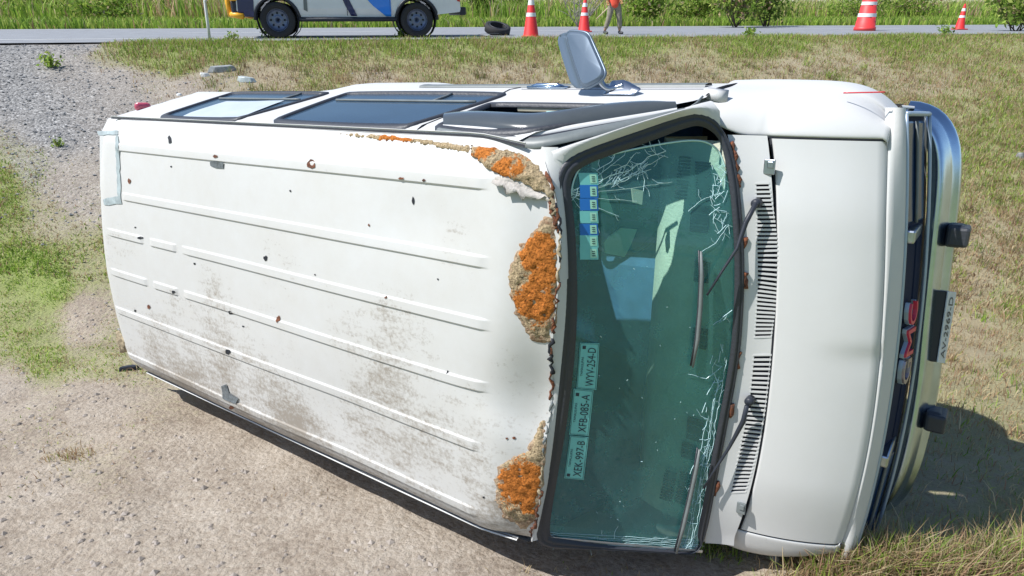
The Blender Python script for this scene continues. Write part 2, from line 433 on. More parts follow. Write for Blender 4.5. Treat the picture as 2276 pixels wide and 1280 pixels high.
GL_PX = [(1268, 440), (1274, 400), (1291, 368), (1320, 352), (1400, 333), (1480, 318), (1540, 311), (1575, 316), (1600, 336), (1612, 372), (1624, 430), (1636, 520), (1640, 600), (1638, 700), (1630, 780), (1612, 870), (1597, 950), (1582, 1040), (1572, 1130), (1558, 1226), (1480, 1226), (1400, 1221), (1215, 1199), (1225, 1130), (1240, 1040), (1255, 950), (1268, 850), (1274, 760), (1276, 650), (1272, 530)]
GLS = smooth_closed([ws_pick(*p) for p in GL_PX], 1); cen = GLS.mean(0)
V = []; Fc = []; n = len(GLS); K = 9
for k in range(K):
    q = cen + (GLS - cen) * (1 - k / K)
    V += [wsP(a, b, -.004) for a, b in q]
V.append(wsP(*cen, -.004))
for k in range(K - 1):
    Fc += [(k * n + i, k * n + (i + 1) % n, (k + 1) * n + (i + 1) % n, (k + 1) * n + i) for i in range(n)]
Fc += [((K - 1) * n + i, (K - 1) * n + (i + 1) % n, K * n) for i in range(n)]
_a, _b, _c = (np.array(V[i]) for i in Fc[0][:3])
if np.cross(_b - _a, _c - _a) @ np.array([.7, 0, .7]) < 0: Fc = [f[::-1] for f in Fc]
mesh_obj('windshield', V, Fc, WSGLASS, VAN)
EDGEGL = mat('glass_edge', (.45, .68, .62), .15)
e0 = [wsP(a, b, -.002) for a, b in smooth_open([ws_pick(*p) for p in GL_PX[0:10]], 2)]
MB().tube(e0, .0035, 6).build('windshield_edge', EDGEGL, VAN)

# ---- header between roof edge and gasket
P = np.array([[(ROOF_F(l) - .006, l, 1.835 - .02), ((ROOF_F(l) + GTOP(l)) / 2 + .004, l, 1.812), (GTOP(l) + .012, l, 1.783)] for l in np.linspace(-.78, .78, 60)])
for i, l in enumerate(np.linspace(-.78, .78, 60)): P[i, 0] = (ROOF_F(min(l, .785)) - .01, l, roofu(ROOF_F(min(l, .785)) - .01, l, False) - .006)
MB().grid(P).build('windshield_header', WHITE, VAN)

# ---- windshield pillars
OUT_PX = [(1190, 347, 1.815), (1232, 335, 1.80), (1300, 312, 1.74), (1400, 279, 1.63), (1500, 250, 1.51), (1552, 234, 1.42), (1585, 226, 1.34)]
IN_PX = [(1243, 395), (1262, 361), (1300, 337), (1400, 300), (1500, 265), (1556, 254), (1600, 282)]
for sgn in (1, -1):
    A = resample(smooth_open([onu(*p) for p in OUT_PX], 1), 24)
    B = resample(smooth_open([wsP(*ws_pick(*p), .004) for p in IN_PX], 1), 24)
    if sgn < 0:
        B = np.array([wsP(l_, s_, .004) for l_, s_ in zip(np.linspace(-.755, -.885, 24), np.linspace(-.02, 1.0, 24))]); A = B + [-.03, -.016, -.030]
    C = (A + B) / 2 + np.array([.012, sgn * .012, .006])
    T = A + np.array([-.03, sgn * .004, -.06])
    MB().grid(np.stack([T, A, C, B])).build('windshield_pillar', WHITE, VAN)

# ---- cowl with the louvred intake
def cowlP(l, t, h=0.0):
    f = GBASE(max(-.88, min(.83, l))) * (1 - t) + (HREAR(max(-.82, min(.83, l))) - .004) * t
    u = 1.296 + (1.240 - 1.296) * t - .004 * math.sin(math.pi * t) - .03 * float(ss(.62, .95, abs(l)))
    return np.array([f + .35 * h, l, u + .94 * h])
def cowl_pick(px, py):
    P = onu(px, py, 1.262); f0 = GBASE(P[1]); f1 = HREAR(P[1]); return float(P[1]), float((P[0] - f0) / (f1 - f0))
VENT1 = [(1682, 408), (1707, 408), (1726, 560), (1726, 640), (1712, 752), (1680, 750), (1686, 640), (1685, 540)]
VENT2 = [(1678, 790), (1711, 793), (1700, 900), (1686, 985), (1655, 1098), (1626, 1096), (1650, 985), (1668, 890)]
vents = [[cowl_pick(*p) for p in v] for v in (VENT1, VENT2)]
W2 = .12       # metres per unit t
outer = [(l, 0) for l in np.linspace(-.87, .825, 40)] + [(l, W2) for l in np.linspace(.825, -.87, 40)]
Vp, Fp, _ = cdt(outer, [[(a, b * W2) for a, b in v] for v in vents], .018)
mesh_obj('cowl_panel', [cowlP(a, b / W2) for a, b in Vp], Fp, WHITE, VAN)
mb = MB()
for v in vents:
    l0 = min(p[0] for p in v) - .01; l1 = max(p[0] for p in v) + .01
    mb.grid(np.array([[cowlP(l, t, -.022) for t in (.1, 1.0)] for l in np.linspace(l0, l1, 16)]))
tray = mb.build('cowl_intake', DARK, VAN)
def vent_slots(VPX, n):
    # left and right boundaries of a louvre block as polylines from top to bottom
    half = VPX
    if VPX is VENT1: R = [VPX[1], VPX[2], VPX[3], VPX[4]]; L = [VPX[0], VPX[7], VPX[6], VPX[5]]
    else: R = [VPX[1], VPX[2], VPX[3], VPX[4]]; L = [VPX[0], VPX[7], VPX[6], VPX[5]]
    R = resample([cowl_pick(*p) for p in R], n); L = resample([cowl_pick(*p) for p in L], n)
    return L, R
bar_n = 0
for VPX, nn in ((VENT1, 37), (VENT2, 33)):
    L, R = vent_slots(VPX, nn)
    for a, b in zip(L, R):
        w = .0036
        b0 = [cowlP(a[0] - w, a[1] - .04, -.009), cowlP(b[0] - w, b[1] + .04, -.009), cowlP(b[0] + w, b[1] + .04, -.009), cowlP(a[0] + w, a[1] - .04, -.009)]
        t0 = [cowlP(a[0] - w, a[1] - .04, .0012), cowlP(b[0] - w, b[1] + .04, .0012), cowlP(b[0] + w, b[1] + .04, .0012), cowlP(a[0] + w, a[1] - .04, .0012)]
        MB().hexa(b0, t0).build('vent_bar', WHITE, tray, smooth=False)
# rusty seam between gasket and cowl
mb = MB()
rr = random.Random(3)
for (l0, l1) in ((.80, .64), (.33, .27), (.02, -.05), (-.2, -.26), (-.55, -.62), (.46, .42)):
    m_ = max(3, int(abs(l1 - l0) / .012)); pts = []
    for l in np.linspace(l0, l1, m_): pts.append(cowlP(l, .06 + rr.uniform(-.03, .05), .004))
    MB().tube(pts, [.004 + rr.uniform(0, .010) for _ in pts], 6).build('rust_scale', RUST, VAN)

# ---- hood
def hoodu(f, l):
    f0 = HREAR(max(-.8, min(.82, l))); f1 = HFRONT(l); t = (f - f0) / (f1 - f0)
    t = max(t, 0.0); u = 1.240 - .060 * t - .085 * t ** 2.2
    u -= .030 * float(ss(.50, .84, abs(l))) + .018 * abs(l) ** 2
    u += .010 * float(ss(.03, .10, l)) * float(ss(.3, 1, t)) - .004 * math.exp(-((l - .02) / .06) ** 2) * float(ss(.2, 1, t))
    return u
P = np.array([[(f, l, hoodu(f, l)) for l in np.linspace(-.79, .815, 70)] for t in np.linspace(0, 1, 40) for f in [0]])
LL = np.linspace(-.79, .815, 70); TT = np.linspace(0, 1, 40)
for i, t in enumerate(TT):
    for j, l in enumerate(LL):
        f = HREAR(l) + .004 + t * (HFRONT(l) - HREAR(l) - .004); P[i, j] = (f, l, hoodu(f, l) - .012 * float(ss(.95, 1.0, t)))
lip0 = P[:1] + np.array([-.002, 0, -.02]); 
MB().grid(np.concatenate([lip0, P, P[-1:] + np.array([.001, 0, -.012])])).build('hood', WHITE, VAN)
# dark seams round the hood
mb = MB()
mb.tube([(HREAR(l) - .001, l, hoodu(HREAR(l), l) - .007) for l in np.linspace(-.79, .815, 50)], .0055, 6)
for l in (.8185, -.793):
    mb.tube([(f, l, hoodu(f, l) - .006) for f in np.linspace(HREAR(l) - .1, HFRONT(l), 30)], .0045, 6)
mb.build('hood_seam', DARK, VAN)
for (px, py, w, h) in ((1708, 372, .040, .055), (1646, 1133, .036, .05)):
    l, t = cowl_pick(px, py); c = cowlP(l, t, .006)
    hb = MB(); hb.box(c, (w, h, .010)); hb.box(c + [.004, h * .15, .006], (w * .55, h * .45, .010))
    
    hb.build('hood_hinge', GREYP if py > 1000 else DULLCHROME, VAN, smooth=False, bevel=.003)

# ---- fenders
def fender(sgn):
    li = .822 if sgn > 0 else .797
    rows = []
    fend = HFRONT(sgn * .87) - .004
    for f in np.r_[np.linspace(.36, .5, 7)[:-1], np.linspace(.5, fend, 26)]:
        k = (.10 if sgn > 0 else .14) * max(0.0, (f - .60) / (fend - .60)) ** (4.5 if sgn > 0 else 3); fl = .012 * math.exp(-((f - .48) / .30) ** 2)
        fe = min(f, HFRONT(sgn * .8)); hu = hoodu(fe, sgn * .8) if f > .60 else hoodu(.64, sgn * .8) + .10 * float(ss(.66, .36, f))
        inner = li + .055 * float(ss(.56, .38, f))
        prof = [(inner, hu - .02), (inner, hu - .001), (inner + .02, hu - .003), (.90 - .3 * k, hu - .030), (.945 - .7 * k, hu - .075), (.985 - k, hu - .16), (1.008 - k, .95), (1.024 - k + fl, .85), (1.026 - k + fl, .76), (1.012 - k + fl * .5, .60), (.985 - k, .44), (.93 - k, .40)]
        pp = smooth_open(prof, 2); rows.append([(f, sgn * a, b) for a, b in pp])
    rows.append([(f + .014, sgn * (a - .010), b - .004) for a, b in pp]); rows.append([(f + .016, sgn * (a - .035), b - .02) for a, b in pp])
    MB().grid(np.array(rows)).build('fender', WHITE, VAN)
fender(1); fender(-1)
# ---- nose above the grille
LN = np.linspace(-.885, .93, 60); rows = []
for l in LN:
    hf = HFRONT(l); nt_ = NTOP(l); h0 = hoodu(hf, max(-.79, min(.815, l))) - .018 - (.35 if l > 0 else 1.1) * max(0, abs(l) - .80)
    e = .05 * float(ss(.82, .95, abs(l)))
    rows.append([(hf - .012, l, h0 - .02), (hf + .003, l, h0 - .002), (hf + .012, l, h0 - .002), (hf + (nt_ - hf) * .45, l, 1.045 - .3 * e), (nt_ - .006, l, 1.005 - e * .4), (nt_, l, .985 - e * .3), (nt_ - .002, l, .970 - e * .3), (nt_ - .05, l, .965 - e * .3)])
MB().grid(np.array(rows).transpose(1, 0, 2)).build('nose_panel', WHITE, VAN)
# corners of the nose and the panel under the grille
for sgn in (1, -1):
    lc = .93 if sgn > 0 else -.885
    A = np.array([(NTOP(lc) - .01, lc, u) for u in np.linspace(.97, .45, 10)])
    B = np.array([(.99, sgn * (.925 if sgn > 0 else .925), u) for u in np.linspace(.97, .45, 10)])
    M_ = (A + B) / 2 + [.006, sgn * .012, 0]
    MB().grid(np.stack([A, M_, B])).build('nose_corner', WHITE, VAN)
GB = lambda l: NTOP(l) + .052 - .02 * (l > 0) * 0
MB().grid(np.array([[(NTOP(l) + .04, l, .70), (NTOP(l) + .03, l, .66), (NTOP(l) - .03, l, .5)] for l in np.linspace(-.9, .92, 30)])).build('lower_valance', GREYP, VAN)

# ---- grille
SILVER = mat('silver_trim', (.36, .44, .54), .4, .4)
GRILLEM = mat('grille_black', (.012, .02, .05), .7, spec=.15)
GR = MB().grid(np.array([[(NTOP(l) - .020, l, .975), (NTOP(l) + .034, l, .715)] for l in np.linspace(-.90, .915, 30)])).build('grille', GRILLEM, VAN)
def gp(l, u, d=0.0): return np.array([NTOP(l) + .052 * (1 - (u - .72) / .26) + d, l, u])
fr = MB(); LG = np.linspace(-.895, .91, 40)
for u0, r in ((.972, .0125), (.722, .0135)):
    fr.tube([gp(l, u0) for l in LG], r * .5, 8)
for l in (-.895, .91): fr.tube([gp(l, u) for u in np.linspace(.972, .722, 8)], .009, 8)
fr.build('grille_frame', SILVER, GR)
for l in (.475, -.425):
    MB().box(gp(l, .847, -.012), (.035, .05, .235)).build('grille_post', DULLCHROME, GR, smooth=False, bevel=.008)
for u in (.91, .785):
    MB().tube([gp(l, u, -.02) for l in np.linspace(-.39, .44, 24)], .006, 6).build('grille_bar', GRILLEM, GR)
HL = mat('headlight_glass', (.02, .05, .12), .12, spec=.35)
for sg, l0, l1 in ((1, .515, .885), (-1, -.465, -.87)):
    for u0, u1 in ((.742, .835), (.861, .957)):
        la, lb = min(l0, l1), max(l0, l1)
        b0 = [gp(la, u0, -.03), gp(lb, u0, -.03), gp(lb, u1, -.03), gp(la, u1, -.03)]
        lamp = MB().hexa(b0, [p + [.022, 0, 0] for p in b0]).build('headlight', HL, GR, smooth=False, bevel=.008)
    MB().tube([gp(l, .848, -.004) for l in np.linspace(min(l0, l1), max(l0, l1), 10)], .006, 6).build('headlight_trim', GREYP, GR)

# ---- bumper
BO = [(.985, .960), (1.03, .957), (1.095, .930), (1.151, .870), (1.190, .78), (1.210, .657), (1.222, .475), (1.234, .288), (1.25, .05), (1.272, -.2), (1.274, -.456), (1.262, -.66), (1.22, -.82), (1.15, -.90), (1.05, -.93)]
BO = resample(smooth_open(BO, 2), 60); rows = []
for i, (f, l) in enumerate(BO):
    t = BO[min(i + 1, 59)] - BO[max(i - 1, 0)]; t /= np.linalg.norm(t); nrm = np.array([-t[1], t[0]]); nrm = nrm if nrm @ np.array([1, l * .6]) > 0 else -nrm
    prof = [(-.10, .650), (-.066, .662), (-.052, .652), (-.036, .60), (-.030, .578), (-.028, .568), (-.012, .540), (.0, .52), (.002, .49), (-.02, .45), (-.06, .44)]
    rows.append([(f + nrm[0] * a, l + nrm[1] * a, b) for a, b in smooth_open(prof, 2)])
BUMP = MB().grid(np.array(rows)).build('front_bumper', CHROME, VAN)
for (px, py) in ((2112, 522), (2063, 930)):
    c = onu(px, py, .555); l = c[1]; i = int(np.argmin(np.abs(BO[:, 1] - l))); f = BO[i, 0]
    MB().box((f + .012, l, .545), (.075, .080, .13)).box((f + .000, l, .545), (.06, .092, .09)).build('bumper_guard', RUBBER, BUMP, smooth=False, bevel=.012)
PLm = mat('plate_enamel', (.66, .72, .76), .45, noise_amt=.2, noise_scale=25)
cpl = (1.240, .075, .530)
pq_ = np.array([onu(2109, 648, .600), onu(2085, 806, .600), onu(2101, 808, .455), onu(2127, 650, .455)])   # upper left end, upper right end, lower ones
plP = lambda a, b, h=0.0: (1 - b) * ((1 - a) * pq_[1] + a * pq_[0]) + b * ((1 - a) * pq_[2] + a * pq_[3]) + np.array([.92, 0, .38]) * h
bk_ = [p + np.array([-.048, 0, .010]) for p in pq_]
MB().hexa([bk_[0], bk_[1], bk_[2], bk_[3]], [plP(1, 0, -.008), plP(0, 0, -.008), plP(0, 1, -.008), plP(1, 1, -.008)]).build('plate_holder', DARKPLASTIC, BUMP, smooth=False, bevel=.004)
lp = MB().hexa([plP(1, 0, -.006), plP(0, 0, -.006), plP(0, 1, -.006), plP(1, 1, -.006)], [plP(1, 0), plP(0, 0), plP(0, 1), plP(1, 1)]).build('license_plate', PLm, VAN, smooth=False, bevel=.002)

# ---- lettering helper: a word as a mesh in a unit square
def word(txt, extrude=0.0):
    cu = bpy.data.curves.new('t', 'FONT'); cu.body = txt; cu.extrude = extrude; cu.resolution_u = 3
    ob = bpy.data.objects.new('t', cu); COL.objects.link(ob)
    dg = bpy.context.evaluated_depsgraph_get(); me = bpy.data.meshes.new_from_object(ob.evaluated_get(dg))
    v = np.array([x.co[:] for x in me.vertices]); f = [tuple(p.vertices) for p in me.polygons]
    bpy.data.objects.remove(ob); bpy.data.curves.remove(cu); bpy.data.meshes.remove(me)
    v[:, :2] = (v[:, :2] - v[:, :2].min(0)) / (v[:, :2].max(0) - v[:, :2].min(0)); return v, f
INK = mat('dark_ink', (.02, .035, .05), .6)
v, f = word('AV-2969-D')
mesh_obj('lettering', [plP(.07 + .86 * a[0], .72 - .5 * a[1], .0015) for a in v], f, INK, lp, False)
GMCR = mat('red_badge', (.62, .03, .08), .35)
for ch, l0, l1 in (('G', -.125, -.02), ('M', -.005, .105), ('C', .12, .21)):
    v, f = word(ch, .5)
    mesh_obj('badge_letter', [gp(l0 + (l1 - l0) * a[0], .812 + .080 * a[1], -.002 + .014 * (a[2] + .5)) for a in v], f, GMCR if ch != 'G' else mat('badge_grey', (.30, .26, .30), .3, .6), GR, False)
    mesh_obj('badge_outline', [gp((l0 + l1) / 2 + (l1 - l0) * 1.06 * (a[0] - .5), .852 + .089 * (a[1] - .5), -.010 + .014 * (a[2] + .5)) for a in v], f, SILVER, GR, False)

# ---- body sides
def sideL(u, f=0.0):
    b = float(np.interp(u, [.36, .42, .6, .8, .9, 1.05, 1.18, 1.27, 1.76, 1.815], [.95, .99, 1.012, 1.022, 1.018, 1.003, .985, .955, .83, .795]))
    k = float(ss(-1.75, -2.0, f)); fl = float(ss(-2.0, -1.85, f) * ss(-1.15, -1.35, f))
    if u < 1.2: b = b * (1 - k) + min(b, .972 + .0 * u) * k; b += .014 * fl * float(ss(1.14, 1.0, u))
    return b
def side_hit(px, py): return onsurf(px, py, lambda P: P[1] * -1 + sideL(P[2], P[0]) if False else (P[1] - sideL(P[2], P[0])), 1.9, .4, 200)
WIN_R = [(-2.50, 1.79), (-1.83, 1.785), (-1.79, 1.75), (-1.735, 1.27), (-1.75, 1.235), (-2.62, 1.235), (-2.66, 1.27), (-2.54, 1.75)]
WIN_M = [(-1.47, 1.785), (-.66, 1.785), (-.615, 1.75), (-.52, 1.28), (-.55, 1.23), (-1.56, 1.23), (-1.60, 1.27), (-1.52, 1.75)]
WIN_D = [(-.46, 1.785), (-.08, 1.785), (.02, 1.72), (.26, 1.46), (.26, 1.41), (-.48, 1.40), (-.50, 1.43), (-.49, 1.75)]
def frear(u): return float(np.interp(u, [.4, 1.0, 1.26, 1.42, 1.72, 1.815], [-3.13, -3.12, -3.08, -3.06, -2.96, -2.93]))
def ffr(u): return float(np.interp(u, [.4, 1.27, 1.30, 1.815], [.38, .40, .39, -.06]))
uu = np.linspace(1.815, .38, 30)
outer = [(frear(u), u) for u in uu] + [(ffr(u), u) for u in uu[::-1]]
rnd = lambda w: [tuple(p) for p in smooth_closed(w, 2)]
Vp, Fp, _ = cdt(outer, [rnd(WIN_R), rnd(WIN_M), rnd(WIN_D)], .055)
mesh_obj('side_panel', [(a, sideL(b, a), b) for a, b in Vp], Fp, WHITE, VAN)
P = np.array([[(frear(u) + t * (ffr(u) - frear(u)), -sideL(u, 0), u) for t in np.linspace(0, 1, 30)] for u in uu])
MB().grid(P).build('side_panel', WHITE, VAN)
def sideP(f, u, h=0.0): return np.array([f, sideL(u, f) + .96 * h, u + .25 * h])
SHEET = mat('pale_sheet', (.62, .66, .68), .35, noise_amt=.12, noise_scale=7, coat=.4)
for nm, w in (('rear', WIN_R), ('middle', WIN_M), ('door', WIN_D)):
    R_ = smooth_closed(w, 2); R_ = np.array(densify(R_, .03))
    ins = lambda d: inset(R_, d, 1.0)
    G = np.array([[sideP(a, b, h) for a, b in list(ins(d)) + [ins(d)[0]]] for d, h in ((-.012, -.002), (-.010, .007), (.006, .010), (.020, .007), (.024, -.006))])
    wf = MB().grid(G).build('window_gasket', RUBBER, VAN)
    if nm != 'door':
        q = [tuple(p) for p in ins(.012)]; Vg, Fg, _ = cdt(q, [], .08)
        pane = mesh_obj('side_window', [sideP(a, b, -.001) for a, b in Vg], [f if np.cross(np.array(sideP(*Vg[f[1]])) - sideP(*Vg[f[0]]), np.array(sideP(*Vg[f[2]])) - sideP(*Vg[f[0]]))[1] > 0 else f[::-1] for f in Fg], VANSIDE, VAN)
        if nm == 'rear':
            qd = [side_hit(*p) for p in ((396, 264), (524, 266), (632, 225), (503, 226))]
            G = [[None] * 5 for _ in range(5)]
            for i in range(5):
                for j in range(5):
                    a, b = i / 4, j / 4; p = (1 - b) * ((1 - a) * qd[0] + a * qd[1]) + b * ((1 - a) * qd[3] + a * qd[2]); G[i][j] = sideP(p[0], p[2], .004 + .002 * math.sin(5 * a + 3 * b))
            MB().grid(np.array(G)).build('paper_sheet', SHEET, VAN)
        f0 = np.mean([p[0] for p in w]); 
        bar = MB(); ud = 1.385
        bar.tube([sideP(f, ud, .004) for f in np.linspace(min(p[0] for p in w) + .09, max(p[0] for p in w) - .07, 14)], .006, 6)
        bar.tube([sideP(f0 + .22, u, .004) for u in np.linspace(1.25, ud, 5)], .006, 6)
        bar.build('window_divider', GREYP, VAN)
# strip, handle, seams, repeater
P = np.array([[sideP(f, u, h) for u, h in ((1.015, .001), (1.02, .011), (1.055, .013), (1.09, .011), (1.095, .001))] for f in np.linspace(-1.2, .33, 50)])
MB().grid(P).build('side_moulding', GREYP, VAN)
hd = MB(); hd.tube([sideP(-.47, 1.13, .004), sideP(-.44, 1.13, .014), sideP(-.33, 1.13, .014), sideP(-.30, 1.13, .004)], .010, 8); hd.box(sideP(-.385, 1.12, .004), (.20, .012, .05)); hd.build('door_handle', CHROME, VAN)
sm = MB()
for f0 in (-.57,): sm.tube([sideP(f0 + .02 * (1.8 - u), u, .0) for u in np.linspace(1.80, .42, 30)], .004, 5)
sm.tube([sideP(.395, u, .0) for u in np.linspace(1.25, .42, 16)], .004, 5)
sm.tube([sideP(f, 1.165, .0) for f in np.linspace(-.5, .35, 20)], .0025, 5)
sm.build('door_seam', DARK, VAN)
P = np.array([[(f, .905 - .10 * float(ss(.68, 1.06, f)) + .026 + a, 1.155 - .25 * (f - .8) + b) for a, b in ((-.006, .006), (0, .008), (.006, .002))] for f in np.linspace(.80, .98, 10)])
MB().tube([onu(1875 + i * 9.3, 206.5 - .2 * i, 1.06) for i in range(11)], .0025, 6).build('red_stripe', RED, VAN)
# door hinge bits near the pillar base
hg = MB(); hg.tube([onu(1528, 242, 1.37), onu(1548, 229, 1.34), onu(1562, 214, 1.30)], .004, 6); hg.build('hinge_strap', GREYP, VAN)
hg = MB(); c = onu(1588, 212, 1.20); hg.hexa([c + d for d in ([-.03, -.02, 0], [.05, -.03, 0], [.05, .02, -.01], [-.03, .03, -.01])], [c + d for d in ([-.02, -.01, .03], [.02, -.02, .02], [.02, .01, .02], [-.02, .015, .03])])
hg.build('door_hinge', WHITE, VAN)

# ---- bent driver-door frame with rain guard
def ribbon(name, top, bot, m, bulge=.0, n=30, thick=.006):
    A = resample(smooth_open([onu(*p) for p in top], 2), n); B = resample(smooth_open([onu(*p) for p in bot], 2), n)
    C = (A + B) / 2; nr = np.array([0, .9, .42])
    rows = [A - nr * thick, A, A * .75 + B * .25 + nr * bulge * .8, C + nr * bulge, A * .25 + B * .75 + nr * bulge * .8, B, B - nr * thick]
    return MB().grid(np.stack(rows)).build(name, m, VAN)
vb = [(985, 277, 1.755), (1060, 281, 1.765), (1130, 289, 1.77), (1172, 294, 1.76), (1210, 289, 1.735), (1330, 268, 1.62), (1420, 254, 1.52), (1505, 240, 1.42)]
vt = [(992, 254, 1.64), (1045, 247, 1.64), (1120, 249, 1.64), (1190, 252, 1.645), (1255, 246, 1.62), (1320, 233, 1.53), (1440, 226, 1.42), (1500, 236, 1.37)]
DF = ribbon('rain_guard', vt, vb, VISORM, .022)
dy = lambda pts, d, du: [(x, y + d, u + du) for x, y, u in pts]
ribbon('door_frame', dy(vb, 0, -.012), dy(vb, 9, .012), WHITE, .008)
sealb = [(968, 292, 1.79), (1043, 312, 1.81), (1110, 323, 1.815), (1168, 331, 1.81), (1228, 320, 1.785), (1330, 297, 1.69), (1400, 281, 1.61), (1530, 244, 1.43)]
ribbon('door_seal', dy(vb, 10, .006), sealb, GREYP, .012)
ribbon('door_channel', dy(vb, 13, .012), [(x * .55 + a * .45, y * .55 + (b + 14) * .45, u * .55 + (c + .01) * .45) for (x, y, u), (a, b, c) in zip(sealb, vb)], DARKPLASTIC, .014)
MB().tube([onu(1215, 250, 1.5), onu(1280, 250, 1.5), onu(1352, 257, 1.48)], .006, 6).build('window_glass_edge', EDGEGL, VAN)
ribbon('door_inner_trim', [(1150, 236, 1.40), (1230, 236, 1.40), (1330, 241, 1.40)], [(1150, 244, 1.42), (1230, 246, 1.42), (1330, 250, 1.42)], CREAM, .01)

# ---- door mirror
MI = MB(); uM = 1.25
fc = [np.array(onu(x, y, uu_)) for x, y, uu_ in ((1259, 85, 1.225), (1262, 73, 1.225), (1272, 70, 1.228), (1298, 72, 1.236), (1309, 78, 1.24), (1315, 92, 1.245), (1340, 148, 1.28), (1345, 163, 1.29), (1337, 177, 1.295), (1312, 191, 1.29), (1300, 194, 1.285), (1290, 182, 1.28))]
fc = smooth_closed(fc, 2); ctr = fc.mean(0); ctr = fc.mean(0); fc = ctr + (fc - ctr) * 1.03; back = np.array([-.060, -.006, -.012])
loops = [(0.86, np.array([0, 0, .012])), (.97, np.array([0, 0, .006])), (1.0, np.array([0, 0, -.004])), (1.0, back * .5), (.98, back * .8), (.90, back)]
Gm = np.array([[ctr + (p - ctr) * s + d for p in list(fc) + [fc[0]]] for s, d in loops]); n1 = Gm.shape[1]
MI.grid(Gm); MI.add([ctr + (p - ctr) * .86 + [0, 0, .012] for p in fc] + [ctr + [0, 0, .016]], [(i, (i + 1) % len(fc), len(fc)) for i in range(len(fc))])
MI.add([ctr + (p - ctr) * .90 + back for p in fc], [tuple(range(len(fc)))])
MSH = mat('mirror_shell', (.13, .17, .22), .36, .40)
MIR = MI.build('door_mirror', MSH, VAN)
tr = MB().tube([ctr + (p - ctr) * 1.0 + np.array([0, 0, -.002]) for p in list(fc) + [fc[0]]], .006, 6); tr.build('mirror_rim', MSH, MIR)
arm = [onu(1333, 176, 1.27), onu(1340, 190, 1.26), onu(1352, 198, 1.25), onu(1368, 196, 1.24), onu(1385, 190, 1.235)]
MB().tube(smooth_open(arm, 2), .013, 8).build('mirror_arm', DULLCHROME, MIR)
b0 = [np.array(onu(x, y, u)) for x, y, u in ((1334, 212, 1.27), (1410, 212, 1.27), (1430, 197, 1.24), (1400, 182, 1.20), (1352, 190, 1.20))]
t0 = [np.array(onu(x, y, u)) for x, y, u in ((1352, 205, 1.265), (1398, 206, 1.265), (1405, 190, 1.24), (1385, 175, 1.21), (1360, 177, 1.21))]
MB().hexa(b0, t0).build('mirror_base', DULLCHROME, MIR, bevel=.008)

# ---- interior
def cell(name, pts_b, pts_t, m, bev=.02): return MB().hexa([np.array(p, float) for p in pts_b], [np.array(p, float) for p in pts_t]).build(name, m, VAN, smooth=False, bevel=bev)
rows = []
for f in (-3.0, -2, -1, -.58):
    rows.append([(f, s * (sideL(u) - .035) if abs(s) > .5 else 0, u) for s, u in ((1, .5), (1, .8), (1, 1.2), (1, 1.6), (1, 1.77))] + [(f, l, 1.875 - .06 * abs(l) ** 4) for l in (.6, .3, 0, -.3, -.6)] + [(f, -(sideL(u) - .035), u) for u in (1.77, 1.6, 1.2, .8, .5)])
rows = np.array(rows)
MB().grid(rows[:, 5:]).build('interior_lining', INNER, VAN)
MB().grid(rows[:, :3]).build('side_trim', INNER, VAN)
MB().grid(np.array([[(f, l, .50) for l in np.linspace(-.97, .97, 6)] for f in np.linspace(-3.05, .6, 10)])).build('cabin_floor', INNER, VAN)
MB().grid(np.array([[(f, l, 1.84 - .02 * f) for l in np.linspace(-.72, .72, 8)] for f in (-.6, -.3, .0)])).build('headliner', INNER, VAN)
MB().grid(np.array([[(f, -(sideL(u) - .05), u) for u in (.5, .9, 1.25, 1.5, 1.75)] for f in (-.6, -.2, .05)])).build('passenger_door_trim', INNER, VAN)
dt = np.array([[(GBASE(l) + .03, l, 1.235), (GBASE(l) - .12, l, 1.225), (.30 + .06 * (1 - l * l), l, 1.205), (.20 + .05 * (1 - l * l), l, 1.165), (.17, l, 1.08), (.20, l, .95), (.26, l, .82)] for l in np.linspace(-.84, .80, 40)])
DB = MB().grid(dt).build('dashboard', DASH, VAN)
for (x0, y0, x1, y1, x2, y2, n_) in ((1510, 350, 1500, 440, 1536, 350, 13), (1545, 362, 1548, 445, 1580, 362, 14), (1478, 1050, 1466, 1110, 1505, 1050, 11), (1512, 1052, 1500, 1116, 1540, 1056, 11)):
    for k in range(n_):
        t = k / (n_ - 1); a = onu(x0 + (x1 - x0) * t, y0 + (y1 - y0) * t, 1.236); b = onu(x2 + (x1 - x0) * t, y2 + (y1 - y0) * t, 1.236)
        MB().box((a + b) / 2, (abs(b[0] - a[0]), .0075, .006)).build('defroster_slot', DARK, DB, smooth=False)
for (px, py, w, h) in ((1556, 487, .075, .105), (1560, 604, .06, .085), (1556, 752, .06, .085), (1545, 955, .07, .10), (1530, 1003, .06, .07)):
    c = onu(px, py, 1.234); air = MB().box(c, (w, h, .012)).build('air_vent', DARK, DB, smooth=False, bevel=.003)
    for k in (-1, 1): MB().box(c + [0, k * h * .22, .008], (w * .9, .004, .006)).build('vent_vane', GREYP, air, smooth=False)
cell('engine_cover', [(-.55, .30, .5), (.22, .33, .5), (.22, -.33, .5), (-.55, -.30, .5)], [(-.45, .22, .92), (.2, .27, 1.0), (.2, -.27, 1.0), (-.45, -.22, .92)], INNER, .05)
MB().hexa([(.165, -.70, 1.07), (.165, -.32, 1.07), (.21, -.32, .90), (.21, -.70, .90)], [(.15, -.69, 1.06), (.15, -.33, 1.06), (.195, -.33, .91), (.195, -.69, .91)]).build('glove_box', SEAT, VAN, smooth=False, bevel=.006)
for s in (.50, -.50):
    st = MB(); st.box((-.55, s, .82), (.52, .50, .16)); st.box((-.86, s, 1.18), (.16, .50, .70), ax=[[.97, 0, -.25], [0, 1, 0], [.25, 0, .97]]); st.build('front_seat', SEAT, VAN, smooth=False, bevel=.05)
